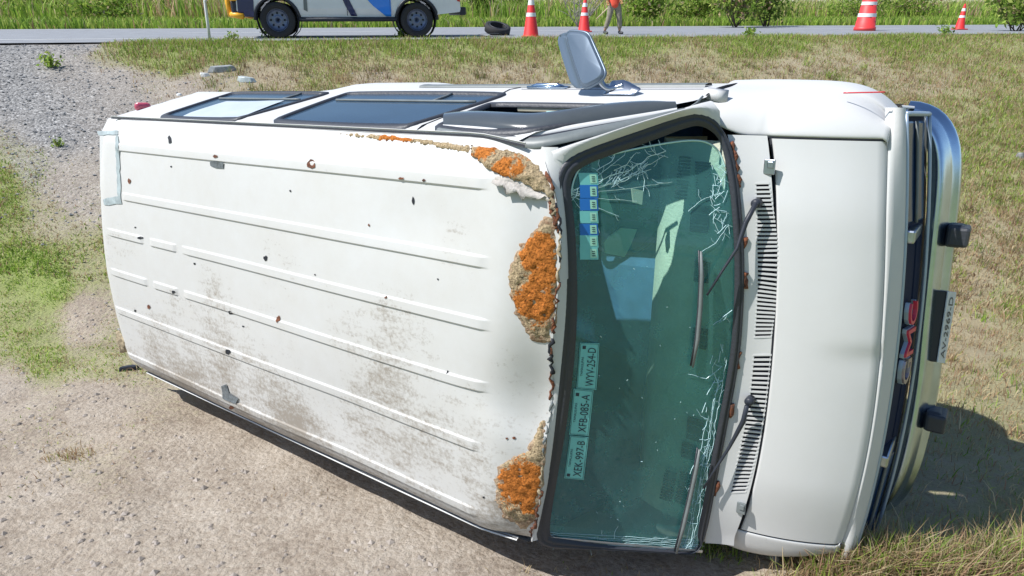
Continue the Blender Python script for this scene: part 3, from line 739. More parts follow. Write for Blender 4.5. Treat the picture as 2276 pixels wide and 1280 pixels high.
for f0 in (-1.6, -2.4):
    st = MB(); st.box((f0, 0, .80), (.5, 1.5, .14)); st.box((f0 - .3, 0, 1.15), (.14, 1.5, .65)); st.build('rear_bench', SEAT, VAN, smooth=False, bevel=.05)
sw = MB(); c0 = np.array([-.06, .44, .98]); a1 = np.array([.45, 0, .89]); x1 = np.array([0, 1, 0.]); y1 = np.cross(a1, x1)
sw.tube([c0 + .19 * (math.cos(t) * x1 + math.sin(t) * y1) for t in np.linspace(0, 2 * math.pi, 33)], .013, 8)
for t in (.3, 2.84, 4.71): sw.tube([c0 - a1 * .02, c0 + .19 * (math.cos(t) * x1 + math.sin(t) * y1)], .012, 6)
sw.tube([c0 - a1 * .03, c0 + np.array([.25, 0, -.10])], .03, 8); sw.build('steering_wheel', DARKPLASTIC, VAN)
# cream trim torn loose inside
def inner_sheet(name, px, depth, m):
    pts = []
    for x, y in px:
        l, s = ws_pick(x, y); o, v = vray(x, y); P = wsP(l, s); v = v / np.linalg.norm(v); pts.append(P + v * depth)
    pts = np.array(pts); c = pts.mean(0); nn = np.cross(pts[1] - pts[0], pts[2] - pts[0]); nn /= np.linalg.norm(nn)
    return MB().hexa(pts, pts + nn * .012).build(name, m, VAN, smooth=False)
inner_sheet('loose_trim', [(1342, 540), (1352, 527), (1370, 515), (1382, 507), (1416, 510), (1402, 545), (1388, 571), (1345, 563)], .28, CREAM)
inner_sheet('sun_visor', [(1328, 390), (1338, 420), (1359, 481), (1328, 465)], .05, CREAM)
inner_sheet('visor_arm', [(1317, 352), (1334, 350), (1325, 385), (1313, 378)], .05, CREAM)
inner_sheet('torn_padding', [(1404, 418), (1430, 424), (1427, 455), (1408, 450)], .30, CREAM)
MB().tube([wsP(l, -.02 + .02, -.035) for l in np.linspace(-.6, .62, 20)], .018, 6).build('header_trim', GREYP, VAN)
# ---- stickers and number plates on the inside of the glass
TEAL = mat('pale_sticker', (.17, .53, .50), .5, noise_amt=.08, noise_scale=30); BLUE = mat('blue_sticker', (.015, .15, .48), .5); PALE = mat('label_field', (.34, .66, .50), .5)
def quadP(q, a, b, h=0.0):
    c = [ws_pick(*p) for p in q] if not isinstance(q[0], np.ndarray) else q
    return None
def sticker(px, name, m, h, rim=None):
    c = np.array([ws_pick(*p) for p in px])          # TL, TR, BR, BL in the picture
    f = lambda a, b, hh=0.0: wsP(*((1 - b) * ((1 - a) * c[0] + a * c[1]) + b * ((1 - a) * c[3] + a * c[2])), h + hh)
    G = np.array([[f(a, b) for a in np.linspace(0, 1, 4)] for b in np.linspace(0, 1, 4)])
    o = MB().grid(G).build(name, m, VAN, smooth=False); return o, f
def plate(px, txt, small, mark):
    o, f = sticker(px, 'plate_sticker', TEAL, .0)
    def put(name, t, a0, a1, b0, b1, m=INK):        # reads from the bottom of the picture to its top
        v, fc = word(t); mesh_obj(name, [f(a0 + (a1 - a0) * (1 - p[1]), b1 + (b0 - b1) * p[0], .0012) for p in v], fc, m, o, False)
    put('lettering', txt, .42, .84, .10, .93); put('small_lettering', small, .12, .24, .30, .72)
    bd = MB()
    for a0, a1, b0, b1 in ((.03, .05, .015, .985), (.94, .96, .015, .985), (.05, .94, .015, .022), (.05, .94, .978, .985)):
        bd.add([f(a0, b0, .001), f(a1, b0, .001), f(a1, b1, .001), f(a0, b1, .001)], [(0, 1, 2, 3)])
    a0, b0 = mark; bd.add([f(a0, b0, .001), f(a0 + .17, b0, .001), f(a0 + .17, b0 + .07, .001), f(a0, b0 + .07, .001)], [(0, 1, 2, 3)])
    bd.build('plate_border', INK, o, smooth=False)
plate([(1289, 762), (1332, 763), (1325, 867), (1281, 863)], 'WYV-254-D', 'TAMAULIPAS', (.14, .06))
plate([(1275, 864), (1319, 868), (1308, 969), (1265, 966)], 'XFB-085-A', 'TAMAULIPAS', (.12, .08))
plate([(1267, 968), (1308, 972), (1297, 1067), (1254, 1063)], 'XEK-997-B', 'TAMAULIPAS', (.10, .88))
xs = 1289
for i, (y0, y1, kind) in enumerate(((384, 411, 'p'), (411, 440, 'b'), (441, 468, 'b'), (469, 496, 'p'), (497, 523, 'b'), (523, 550, 'p'), (550, 577, 'p'))):
    o, f = sticker([(1288 - (i == 0) * 3, y0), (1328, y0), (1330, y1), (1289, y1)], 'inspection_sticker', TEAL if kind == 'p' else BLUE, .0)
    G = [f(.56, .12, .001), f(.92, .12, .001), f(.92, .86, .001), f(.56, .86, .001)]; MB().add(G, [(0, 1, 2, 3)]).build('sticker_field', PALE, o, smooth=False)
    tx = MB()
    for b0 in (.28, .46, .64): tx.add([f(.66, b0, .002), f(.84, b0, .002), f(.84, b0 + .07, .002), f(.66, b0 + .07, .002)], [(0, 1, 2, 3)])
    tx.build('sticker_print', INK, o, smooth=False)

# ---- cracks in the glass
CRACK = mat('cracked_glass', (.62, .85, .88), .25, spec=.8)
cr = MB(); rc = random.Random(11)
def crack(px, w=.0014, wob=2.5, branches=0):
    wob *= .55
    pts = []
    for (x0, y0), (x1, y1) in zip(px[:-1], px[1:]):
        k = max(2, int(math.hypot(x1 - x0, y1 - y0) / 9))
        for i in range(k):
            t = i / k; pts.append((x0 + (x1 - x0) * t + rc.uniform(-wob, wob), y0 + (y1 - y0) * t + rc.uniform(-wob, wob)))
    pts.append(px[-1])
    cr.tube([wsP(*ws_pick(*p), -.001) for p in pts], w * .62, 3, cap=False)
    for _ in range(branches):
        x, y = rc.choice(pts); a = rc.uniform(0, 6.28); r = rc.uniform(10, 34)
        crack([(x, y), (x + r * .5 * math.cos(a), y + r * .5 * math.sin(a)), (x + r * math.cos(a + .3), y + r * math.sin(a + .3))], w * .7, 1.5)
crack([(1267, 425), (1330, 400), (1400, 378), (1440, 350), (1480, 336)], .0020, 3, 9)
crack([(1266, 440), (1310, 424), (1370, 405), (1430, 372), (1478, 345)], .0016, 3, 6)
for a_, r_ in ((-.62, 150), (-.30, 190), (-.12, 230), (.10, 150), (.42, 120), (.9, 90)): crack([(1266, 432), (1266 + r_ * .5 * math.cos(a_), 432 + r_ * .5 * math.sin(a_) + 3), (1266 + r_ * math.cos(a_), 432 + r_ * math.sin(a_))], .0012, 1.5, 2)
crack([(1325, 380), (1360, 358), (1372, 332)], .0016, 2, 7)
crack([(1365, 378), (1392, 366), (1408, 345)], .0016, 2, 6)
crack([(1452, 322), (1458, 342), (1485, 350)], .0016, 2, 4)
crack([(1425, 370), (1432, 400), (1430, 425)], .0016, 2, 3)
for _ in range(34):
    x = rc.uniform(1345, 1440); y = 452 - (x - 1266) * .48 + rc.uniform(-16, 10); a = rc.uniform(-1.2, -.5); r = rc.uniform(8, 20)
    crack([(x, y), (x + r * math.cos(a), y + r * math.sin(a))], .0011, 1)
for _ in range(46):
    x = rc.uniform(1582, 1622); y = rc.uniform(360, 520); a = rc.uniform(0, 6.28); r = rc.uniform(8, 30)
    crack([(x, y), (min(1628, x + r * math.cos(a)), y + r * math.sin(a))], .0015, 1.5)
crack([(1612, 380), (1596, 430), (1560, 445), (1530, 470)], .0012, 2, 3); crack([(1620, 500), (1590, 540), (1560, 560)], .0010, 2, 2)
crack([(1628, 690), (1600, 712), (1586, 722)], .0016, 2, 2); crack([(1606, 815), (1570, 842), (1530, 832)], .0012, 2, 2)
for off in (5, 11, 19, 27):
    ys_ = np.linspace(770 + off * 6, 1216, 10); crack([(float(np.interp(y, [760, 830, 1000, 1215], [1624, 1612, 1586, 1552])) - off + rc.uniform(-4, 4), float(y)) for y in ys_], .0017, 2.5, 13)
for _ in range(24):
    y = rc.uniform(760, 1215); xm = float(np.interp(y, [760, 830, 1000, 1215], [1624, 1612, 1586, 1552])); x = xm - rc.uniform(4, 34); a = rc.uniform(1.2, 2.2); r = rc.uniform(10, 40)
    crack([(x, y), (x + r * math.cos(a), min(1222, y + r * math.sin(a)))], .0018, 2)
for k in range(7):
    y = 1188 + k * 4.5; crack([(1222 + 3 * k, y - 4 + rc.uniform(-2, 2)), (1320, y + 4 + rc.uniform(-3, 3)), (1450, y + 9), (1545, y + 14 if k < 5 else 1223)], .0013, 2, 2)
for _ in range(26):
    x = rc.uniform(1290, 1560); y = rc.uniform(560, 1180); crack([(x, y), (x + rc.uniform(-4, 4), y + rc.uniform(-4, 4))], .0016, .5)
ck = cr.build('glass_crack', CRACK, VAN, smooth=False); ck['kind'] = 'stuff'

# ---- wipers
def wiper(arm, blade, knob):
    w = MB(); A = [wsP(*ws_pick(x, y), h) if t else cowlP(*cowl_pick(x, y), h) for x, y, h, t in arm]
    w.tube(A, [.009, .010, .0065, .005, .004][:len(A)], 8)
    wo = w.build('wiper', DARKPLASTIC, VAN)
    k = cowlP(*cowl_pick(*knob), .03); MB().lathe([(-.03, .001), (-.03, .018), (.004, .017), (.010, .009), (.011, .001)], 'z', k, 14).build('wiper_pivot', DARKPLASTIC, wo)
    B = [wsP(*ws_pick(x, y), .020) for x, y in blade]; n = len(B)
    MB().tube(B, [.004] + [.008] * (n - 2) + [.004], 6).build('wiper_blade', GREYP, wo)
    MB().tube([p + np.array([-.012, 0, -.010]) for p in B], .004, 5).build('blade_rubber', RUBBER, wo)
wiper([(1680, 448, .045, 0), (1661, 488, .045, 0), (1626, 546, .045, 1), (1594, 600, .035, 1), (1564, 652, .028, 1)], [(1553, 556), (1555, 610), (1552, 680), (1546, 750), (1535, 812)], (1680, 450))
wiper([(1660, 890, .05, 0), (1640, 925, .045, 1), (1610, 985, .04, 1), (1580, 1035, .035, 1), (1558, 1078, .025, 1)], [(1550, 994), (1543, 1040), (1530, 1100), (1515, 1165), (1499, 1224)], (1665, 886))

# ---- exposed filler and rust where the roof skin has broken away
def patch(name, px, m, hgt, lo=.004, step=.02, foamw=None, seed=0, hit=None):
    hit = hit or ROOF_HIT
    pr_ = [hit(*p) for p in px]; poly = [(p[0], p[1]) for p in pr_]
    V2, F2, rim = cdt(poly, [], step, .7); out = []; fo = []
    for a, b in V2:
        d = float(np.min(np.hypot(rim[:, 0] - a, rim[:, 1] - b)))
        k = min(1, d / .03); nz = .5 + .5 * noise.fractal(Vector((a * 46 + seed, b * 46, 3.1 + seed)), .8, 2.1, 4) * 1.5
        h = (lo * (0 if d < 1e-6 else 1) + hgt * k * nz - (.006 if d < 1e-6 else 0)) if hgt > .008 else lo + hgt * k * nz
        out.append((a, b, roofu(a, b, True) + h)); fo.append(0.5 if foamw is None else foamw(a, b))
    o = mesh_obj(name, out, F2, m, VAN)
    at = o.data.attributes.new('foam', 'FLOAT', 'POINT'); at.data.foreach_set('value', np.array(fo, np.float32)[:len(o.data.vertices)]); return o
def jag(px, amp, seed):
    r = random.Random(seed); out = []
    for p in densify(px, 9): out.append((p[0] + r.uniform(-amp, amp), p[1] + r.uniform(-amp, amp)))
    return out
def fw(cs):
    C = [(ROOF_HIT(x, y), r, w) for x, y, r, w in cs]
    def g(a, b):
        s = .12
        for P_, r, w in C: s = max(s, w * math.exp(-((a - P_[0]) ** 2 + (b - P_[1]) ** 2) / r ** 2))
        return s
    return g
STAIN = mat('flaking_edge', (.47, .36, .24), .95, noise_amt=.65, noise_scale=55, bump=.8, bump_scale=80, col2=(.20, .11, .06))
def halo(px, k, seed):
    c = np.mean(px, 0); return jag([tuple(c + (np.array(p) - c) * k) for p in px], 5, seed)
patch('flaking_edge', [(min(x, 1238 - .03 * max(0, y - 640)), y) for x, y in halo([(1213, 489), (1192, 507), (1165, 540), (1140, 580), (1131, 612), (1135, 660), (1146, 690), (1164, 725), (1185, 751), (1222, 750), (1230, 700), (1237, 640), (1239, 580), (1234, 530), (1226, 494)], 1.10, 51)], STAIN, .0082, .0025, .012)
patch('flaking_edge', [(min(x, 1216 - .06 * max(0, y - 940)), y) for x, y in halo([(1214, 930), (1196, 942), (1182, 985), (1168, 1008), (1140, 1015), (1116, 1035), (1103, 1060), (1106, 1100), (1120, 1140), (1150, 1160), (1172, 1164), (1188, 1150), (1202, 1080), (1210, 1000)], 1.10, 52)], STAIN, .0082, .0025, .012)
patch('exposed_filler', jag([(1213, 489), (1192, 507), (1165, 540), (1140, 580), (1131, 612), (1135, 660), (1146, 690), (1164, 725), (1185, 751), (1222, 750), (1230, 700), (1237, 640), (1239, 580), (1234, 530), (1226, 494)], 3, 1), FOAM, .016, .005, .010, fw([(1205, 560, .09, 1), (1200, 680, .10, 1), (1215, 620, .06, .9), (1165, 600, .06, -.3), (1165, 710, .04, .3)]), 1)
patch('exposed_filler', jag([(1214, 930), (1196, 942), (1182, 985), (1168, 1008), (1140, 1015), (1116, 1035), (1103, 1060), (1106, 1100), (1120, 1140), (1150, 1160), (1172, 1164), (1188, 1150), (1202, 1080), (1210, 1000)], 3, 2), FOAM, .016, .005, .010, fw([(1165, 1080, .11, 1.1), (1185, 1120, .06, 1), (1150, 1050, .06, .8)]), 4)
patch('exposed_filler', jag([(1045, 345), (1048, 322), (1110, 329), (1165, 343), (1192, 362), (1210, 388), (1224, 410), (1226, 440), (1214, 432), (1190, 425), (1150, 402), (1100, 388), (1075, 370)], 3, 3), FOAM, .014, .009, .010, fw([(1085, 330, .05, 1.1), (1120, 378, .05, .9), (1155, 372, .04, .8), (1080, 335, .05, .8)]), 7)
patch('exposed_filler', jag([(738, 295), (845, 298), (920, 306), (1046, 323), (1044, 342), (990, 331), (920, 319), (860, 314), (760, 301)], 2.0, 4), FOAM, .0085, .006, .010, fw([(880, 307, .09, 1.2)]), 9)
patch('rust_scale', jag([(1224, 440), (1230, 455), (1240, 500), (1238, 520), (1226, 490), (1216, 450)], 2, 5), RUST, .015, .008, .01)
patch('exposed_filler', jag([(1212, 395), (1232, 425), (1238, 470), (1230, 488), (1221, 450), (1205, 410)], 2, 6), TAN, .014, .010, .01)
patch('exposed_filler', jag([(1030, 1158), (1060, 1178), (1100, 1200), (1150, 1222), (1158, 1238), (1120, 1226), (1070, 1205), (1030, 1180), (965, 1140)], 2, 7), TAN, .014, .003, .012)
patch('exposed_filler', jag([(256, 735), (262, 734), (276, 760), (280, 782), (268, 786), (259, 760)], 1.5, 8), TAN, .012, .003, .012)
patch('rust_scale', jag([(1130, 1190), (1145, 1190), (1152, 1204), (1146, 1212), (1132, 1208), (1124, 1198)], 1.5, 9), RUST, .006, .004, .008)
patch('rust_scale', jag([(1146, 1208), (1158, 1206), (1164, 1224), (1160, 1240), (1150, 1238), (1144, 1222)], 1.5, 10), TAN, .006, .004, .008)
# torn flap of skin hanging over the front corner
fl = [ROOF_HIT(*p) for p in ((1098, 398), (1130, 402), (1160, 412), (1190, 424), (1214, 434))]
ed = [ROOF_HIT(*p) for p in ((1100, 407), (1112, 418), (1124, 416), (1140, 430), (1152, 424), (1166, 436), (1178, 428), (1190, 440), (1204, 436), (1212, 446))]
fl = resample(fl, 10); ed = np.array(ed)
mb = MB(); rj = random.Random(5); ed = ed + np.array([(rj.uniform(-.012, .012), rj.uniform(-.016, .010), 0) for _ in ed])
PEEL = mat('peeled_skin', (.55, .51, .46), .9, noise_amt=.35, noise_scale=30, bump=.6, bump_scale=60)
mb.grid(np.stack([fl + [0, 0, .006], (fl + ed) / 2 + [0, 0, .018], ed + [0, 0, .026], ed + [0, 0, .023]])); mb.build('torn_flap', PEEL, VAN)
patch('peeled_skin', jag([(1086, 386), (1130, 392), (1190, 418), (1222, 436), (1232, 470), (1215, 452), (1180, 432), (1130, 412), (1096, 402)], 3, 31), PEEL, .010, .005, .012)
# ragged, rusted lip along the front edge of the roof
for i, (l0, l1, m_, r_) in enumerate(((.70, .50, RUST, .008), (.50, .30, TAN, .008), (.33, .14, RUST, .006), (.12, -.02, DARK, .010), (-.02, -.16, RUST, .007), (-.14, -.34, GREYP, .006), (-.30, -.52, TAN, .008), (-.50, -.78, RUST, .008), (.60, .40, DARK, .006), (.22, .05, RUST, .005))):
    rj = random.Random(60 + i); pts = []; n_ = max(4, int(abs(l1 - l0) / .012))
    for l in np.linspace(l0, l1, n_): f = ROOF_F(l); pts.append((f + rj.uniform(-.012, .004), l, roofu(f - .004, l, False) + rj.uniform(-.006, .004)))
    MB().tube(pts, [r_ * rj.uniform(.3, 1.15) for _ in pts], 6).build('ragged_edge', m_, VAN)
# small blemishes, all real dabs, holes and tape
BL = [(377, 310, 7, 14, 'hole'), (693, 364, 15, 15, 'rust'), (590, 574, 7, 9, 'hole'), (513, 694, 7, 9, 'hole'), (508, 781, 9, 9, 'hole'), (312, 528, 8, 4, 'hole'), (388, 648, 6, 6, 'hole'), (619, 708, 6, 10, 'rust'), (432, 586, 4, 4, 'hole'), (300, 690, 4, 4, 'hole'), (330, 682, 5, 8, 'rust'), (918, 446, 4, 14, 'hole'), (645, 424, 3, 4, 'hole'), (482, 347, 9, 5, 'rust'), (895, 396, 10, 4, 'rust'), (945, 400, 6, 4, 'rust'), (287, 402, 5, 9, 'rust'), (995, 826, 3, 5, 'hole'), (1127, 974, 4, 4, 'rust'), (1143, 973, 5, 5, 'rust'), (973, 620, 3, 3, 'hole'), (380, 370, 3, 3, 'hole'), (1075, 1105, 4, 3, 'hole'), (515, 905, 10, 9, 'rust'), (300, 505, 3, 3, 'hole'), (540, 725, 4, 3, 'hole'), (820, 500, 3, 5, 'rust'), (700, 610, 3, 3, 'hole'), (860, 660, 4, 4, 'rust')]
for i, (x, y, a, b, k) in enumerate(BL):
    a *= .72; b *= .72
    r = random.Random(100 + i); px = [(x + a * r.uniform(.6, 1.2) * math.cos(t), y + b * r.uniform(.6, 1.2) * math.sin(t)) for t in np.linspace(0, 6.28, 11)[:-1]]
    patch('roof_hole' if k == 'hole' else 'rust_spot', px, DARK if k == 'hole' else RUST, .001 if k == 'hole' else .006, .0022 if k == 'hole' else .003, .03)
TAPE = mat('grey_tape', (.16, .18, .19), .55, noise_amt=.5, noise_scale=60)
patch('tape_patch', [(467, 360), (480, 358), (498, 361), (497, 374), (480, 373), (468, 368)], TAPE, .0, .004, .03)
patch('tape_patch', [(492, 858), (504, 853), (510, 872), (531, 884), (527, 896), (512, 890), (498, 884)], TAPE, .002, .005, .03)
# resin repair at the rear corner
REP = mat('grey_primer', (.42, .49, .50), .6, noise_amt=.4, noise_scale=16)
patch('repair_strip', jag([(217, 291), (264, 290), (262, 300), (218, 300)], 1.5, 21), REP, .002, .004, .02)
patch('repair_strip', jag([(257, 300), (264, 300), (267, 400), (270, 452), (264, 452), (260, 400)], 1.5, 22), REP, .002, .004, .02)
patch('repair_strip', jag([(228, 442), (266, 436), (268, 453), (232, 456)], 1.5, 23), REP, .002, .004, .02)

# ---- rear end, lamps, underside and wheels
rp = [(.40, .95), (.8, .975), (1.2, .965), (1.6, .86), (1.80, .80), (1.86, .70), (1.895, .4), (1.90, 0)]
rp = rp + [(u, -l) for u, l in rp[::-1][1:]]
V = [(-3.10 + .03 * l - .03, l, u) for u, l in rp]; n = len(V); V2 = [(-3.03 + .06 * l, l * 1.0, u) for u, l in rp]
mesh_obj('rear_doors', V + V2 + [(-3.19, 0, 1.1)], [(i, (i + 1) % n, 2 * n) for i in range(n)] + [(i, n + i, n + (i + 1) % n, (i + 1) % n) for i in range(n - 1)], WHITE, VAN, False)
tl = onu(310, 245, 1.62); MB().box((-3.075, .872, 1.60), (.04, .05, .10)).build('marker_lamp', mat('pink_lens', (.50, .08, .13), .25, coat=.5), VAN, smooth=True, bevel=.02)
for s in (1, -1): MB().box((-3.16, s * .88, 1.0), (.06, .12, .32)).build('tail_lamp', RED, VAN, smooth=False, bevel=.015)
c = onu(231, 548, 1.86); bl = MB().box((-3.20, c[1], 1.845), (.075, .15, .055)).build('brake_lamp', GREYP, VAN, smooth=False, bevel=.01)
MB().box((-3.245, c[1] - .01, 1.84), (.022, .12, .04)).build('lamp_lens', RED, bl, smooth=False, bevel=.006)
MB().box((-3.22, 0, .50), (.10, 1.9, .16)).build('rear_bumper', DULLCHROME, VAN, smooth=False, bevel=.03)
MB().grid(np.array([[(f, l, .40 if abs(l) > .5 else .34) for l in (-.95, -.6, -.3, .3, .6, .95)] for f in np.linspace(-3.1, .95, 12)])).build('underbody', UNDER, VAN)
bx_ = MB(); bx_.box((-2.34, 0, .36), (.12, 1.5, .12)); bx_.box((.45, 0, .36), (.12, 1.5, .12)); bx_.tube([(-2.3, .05, .36), (-.4, .05, .38)], .05, 8); bx_.box((-1.2, .4, .32), (.9, .4, .12)); bx_.build('axles', UNDER, VAN)
def wheel(parent, c, r=.36, w=.22, sgn=1, rimm=None, holes=False):
    e = MB().lathe([(-w / 2, r * .62), (-w / 2, r * .9), (-w * .42, r * .985), (-w * .2, r), (w * .2, r), (w * .42, r * .985), (w / 2, r * .9), (w / 2, r * .62), (-w / 2, r * .62)], 'y', c, 36).build('wheel', TYRE, parent)
    R = MB().lathe([(sgn * -w * .3, .001), (sgn * w * .15, .05), (sgn * w * .22, r * .2), (sgn * w * .18, r * .24), (sgn * w * .06, r * .45), (sgn * w * .30, r * .56), (sgn * w * .47, r * .63), (sgn * w * .40, r * .60)], 'y', c, 28).build('rim', rimm or STEEL, e)
    for k in range(8 if holes else 0):
        t = k * math.pi / 4; MB().lathe([(sgn * w * .155, .001), (sgn * w * .155, .022), (sgn * w * .18, .018)], 'y', (c[0] + r * .38 * math.cos(t), c[1], c[2] + r * .38 * math.sin(t)), 8).build('rim_opening', DARK, e)
    return e
for f0, s in ((.45, .84), (.45, -.84), (-2.34, .84), (-2.34, -.84)): wheel(VAN, (f0, s, .36), .36, .22, 1 if s > 0 else -1)
MB().lathe([(0, .001), (0, .022), (.02, .020), (.03, .001)], 'z', onu(1724, 1238, 1.03), 12).build('fender_bolt', GREYP, VAN)
# ================================================================== GROUND
NL = RW[:, 1]                                       # the slope the van lies on
P0 = RW @ np.array([0, -1.035, 1.0]) + TW
RA = np.array([-9.1, 12.6]); RB = np.array([14.2, 19.5]); RDIR = (RB - RA) / np.linalg.norm(RB - RA); RN = np.array([RDIR[1], -RDIR[0]])   # RN points to the camera side
ROADW = 10.0; ROADZ = 1.55
def roads(X, Y): return (X - RA[0]) * RN[0] + (Y - RA[1]) * RN[1]
def road_z(s): return ROADZ - .008 * s
_gn = RNG.random((64, 64))
def vnoise(X, Y, sc):
    x = np.asarray(X) / sc; y = np.asarray(Y) / sc; xi = np.floor(x).astype(int); yi = np.floor(y).astype(int); fx = x - xi; fy = y - yi
    fx = fx * fx * (3 - 2 * fx); fy = fy * fy * (3 - 2 * fy); g = lambda a, b: _gn[a % 64, b % 64]
    return (g(xi, yi) * (1 - fx) + g(xi + 1, yi) * fx) * (1 - fy) + (g(xi, yi + 1) * (1 - fx) + g(xi + 1, yi + 1) * fx) * fy
def ground_z(X, Y):
    X = np.asarray(X, float); Y = np.asarray(Y, float); s = roads(X, Y)
    pl = P0[2] - (NL[0] * (X - P0[0]) + NL[1] * (Y - P0[1])) / NL[2]
    pl = pl + .09 * np.exp(-((X - 2.7) / .8) ** 2 - ((Y - 3.5) / .9) ** 2) + .10 * ss(2.2, 4.5, X) * ss(5, 2, Y) + .10 * np.exp(-((X - 1.55) / .35) ** 2 - ((Y - 2.25) / .28) ** 2)
    bank = ROADZ - .03 - .04 * np.clip(s, 0, 1.0) - .275 * np.clip(s - 1.0, 0, 60)
    k = .22; m = np.maximum(pl, bank); z = m + k * np.log(np.exp((pl - m) / k) + np.exp((bank - m) / k)) - .10 * np.exp(-((pl - bank) / .5) ** 2)
    far = np.clip(-s - ROADW, 0, None)
    zr = ROADZ - .03 - .008 * s + .004 * far
    z = np.where(s < 0, zr, z)
    rough = np.clip(s, 0, 1)
    return z + rough * (.05 * (vnoise(X, Y, .9) - .5) + .032 * (vnoise(X + 9, Y, .27) - .5) + .012 * (vnoise(X + 3, Y + 7, .12) - .5)) + .12 * rough * (vnoise(X, Y + 5, 3.0) - .5) * ss(3.2, 6.0, np.hypot(X - .2, Y - 3.2))
def wground(px, py):
    d = wdir(px, py); d = d / d[1]; ys = np.geomspace(1.2, 70, 500); zz = CAM_Z + d[2] * ys; g = ground_z(d[0] * ys, ys)
    i = int(np.argmax(zz < g)); i = max(i, 1); a, b = ys[i - 1], ys[i]
    for _ in range(25):
        m = (a + b) / 2
        if CAM_Z + d[2] * m < ground_z(d[0] * m, m): b = m
        else: a = m
    return np.array([d[0] * b, b, float(ground_z(d[0] * b, b))])
# what grows where: (picture x, y, cover, greenness, gravel)
Z = np.array([(40, 200, 0, .3, 1), (150, 160, .05, .3, .7), (120, 280, 0, 0, 1), (200, 230, .03, .2, .8), (60, 380, .25, .6, .7), (20, 420, .75, .75, .2), (110, 480, .35, .4, .2), (160, 420, .12, .3, .4),
  (60, 600, .95, .95, 0), (120, 640, .85, .95, 0), (195, 600, .45, .6, 0), (40, 700, .55, .7, 0), (180, 700, .12, .3, 0), (90, 790, .55, .7, 0), (215, 805, .4, .6, 0), (30, 870, .1, .3, .1), (200, 900, .04, .2, .1), (100, 1100, .0, 0, .1),
  (400, 1100, 0, 0, .15), (700, 1200, .01, 0, .15), (900, 1270, .01, 0, .2), (160, 1010, .25, .15, .1), (20, 110, .0, 0, 1), (180, 105, .05, .3, .8), (240, 120, .4, .6, .2), (300, 120, .85, .8, 0), (400, 105, .85, .85, 0), (500, 110, .8, .85, 0), (400, 150, .75, .75, 0), (330, 185, .2, .2, .4), (480, 180, .35, .2, .2), (270, 200, .02, .1, .6), (420, 210, .15, .1, .3),
  (600, 170, .45, .1, 0), (700, 110, .85, .8, 0), (720, 160, .6, .35, 0), (900, 105, .85, .85, 0), (900, 150, .6, .35, 0), (850, 175, .4, .05, .1), (1100, 110, .8, .75, 0), (1120, 165, .45, .1, .1), (1400, 100, .85, .85, 0), (1500, 150, .5, .25, .1), (1480, 170, .4, .05, .1), (1700, 100, .8, .85, 0), (1750, 150, .45, .15, .1), (1900, 150, .45, .2, .1), (2000, 95, .75, .8, 0), (2120, 100, .7, .65, 0), (2230, 110, .6, .55, 0), (2200, 150, .6, .45, 0), (2080, 190, .45, .15, .1), (2120, 240, .65, .4, 0), (2200, 300, .75, .6, 0), (2200, 420, .75, .5, 0), (2200, 520, .7, .12, 0), (2190, 620, .7, .08, 0), (2240, 660, .7, .35, 0), (2180, 750, .7, .08, 0), (2250, 830, .65, .25, 0), (2150, 950, .55, .35, 0), (2200, 1050, .45, .4, 0), (2080, 1120, .4, .4, 0), (2250, 1200, .85, .35, 0), (1950, 1250, .6, .3, 0), (1780, 1275, .25, .2, .1), (1400, 1270, .03, .2, .2), (1100, 1275, .0, 0, .2), (1200, 700, .05, .1, .2), (600, 500, .05, .1, .2), (1800, 700, .4, .2, 0), (-300, 700, .7, .7, .1), (-300, 200, .0, .2, 1), (2700, 500, .7, .3, 0), (2700, 1100, .8, .3, 0), (-200, 1150, .05, .2, .1)], float)
def zones(X, Y, Zz=None):
    X = np.asarray(X, float); Y = np.asarray(Y, float); zz = ground_z(X, Y) if Zz is None else Zz
    px, py, d = wproj(np.stack([X, Y, zz], -1)); px = np.clip(px, -600, 2900); py = np.clip(py, 40, 1500)
    jx = px + 60 * (vnoise(X, Y, .5) - .5) * np.clip(4 / np.maximum(d, 1), .2, 3); jy = py + 40 * (vnoise(X + 31, Y, .5) - .5) * np.clip(4 / np.maximum(d, 1), .2, 3)
    sy = np.where(jy < 200, 2.2, 1.0)
    num = np.zeros(X.shape + (3,)); den = np.zeros(X.shape)
    for q in Z:
        w = 1 / (((jx - q[0]) ** 2 + ((jy - q[1]) * (2.2 if q[1] < 200 else 1.0)) ** 2) + 200) ** 2
        num += w[..., None] * q[2:]; den += w
    r = num / den[..., None]; far = roads(X, Y) < -ROADW
    r[far] = (1, .75, 0); r[(Y < .9) | (d < 1.0)] = (.95, .8, 0); return r

gm = bpy.data.materials.new('roadside_soil'); gm.use_nodes = True; nt = gm.node_tree; b = nt.nodes['Principled BSDF']
ob = nt.nodes.new('ShaderNodeTexCoord').outputs['Object']
at = nt.nodes.new('ShaderNodeAttribute'); at.attribute_name = 'zone'; sepz = nt.nodes.new('ShaderNodeSeparateColor'); nt.links.new(at.outputs['Color'], sepz.inputs[0])
n1 = noise_tex(nt, ob, 2.6, 7, .7); n2 = noise_tex(nt, ob, 24, 6, .7); n3 = noise_tex(nt, ob, 130, 4, .7)
soil = ramp(nt, math_node(nt, 'ADD', math_node(nt, 'MULTIPLY', n1, .5), math_node(nt, 'MULTIPLY', n2, .5)), [(.36, (.26, .205, .155)), (.5, (.40, .335, .265)), (.64, (.50, .435, .36))])
vo = nt.nodes.new('ShaderNodeTexVoronoi'); vo.inputs['Scale'].default_value = 42; nt.links.new(ob, vo.inputs['Vector'])
vs_ = nt.nodes.new('ShaderNodeSeparateColor'); nt.links.new(vo.outputs['Color'], vs_.inputs[0])
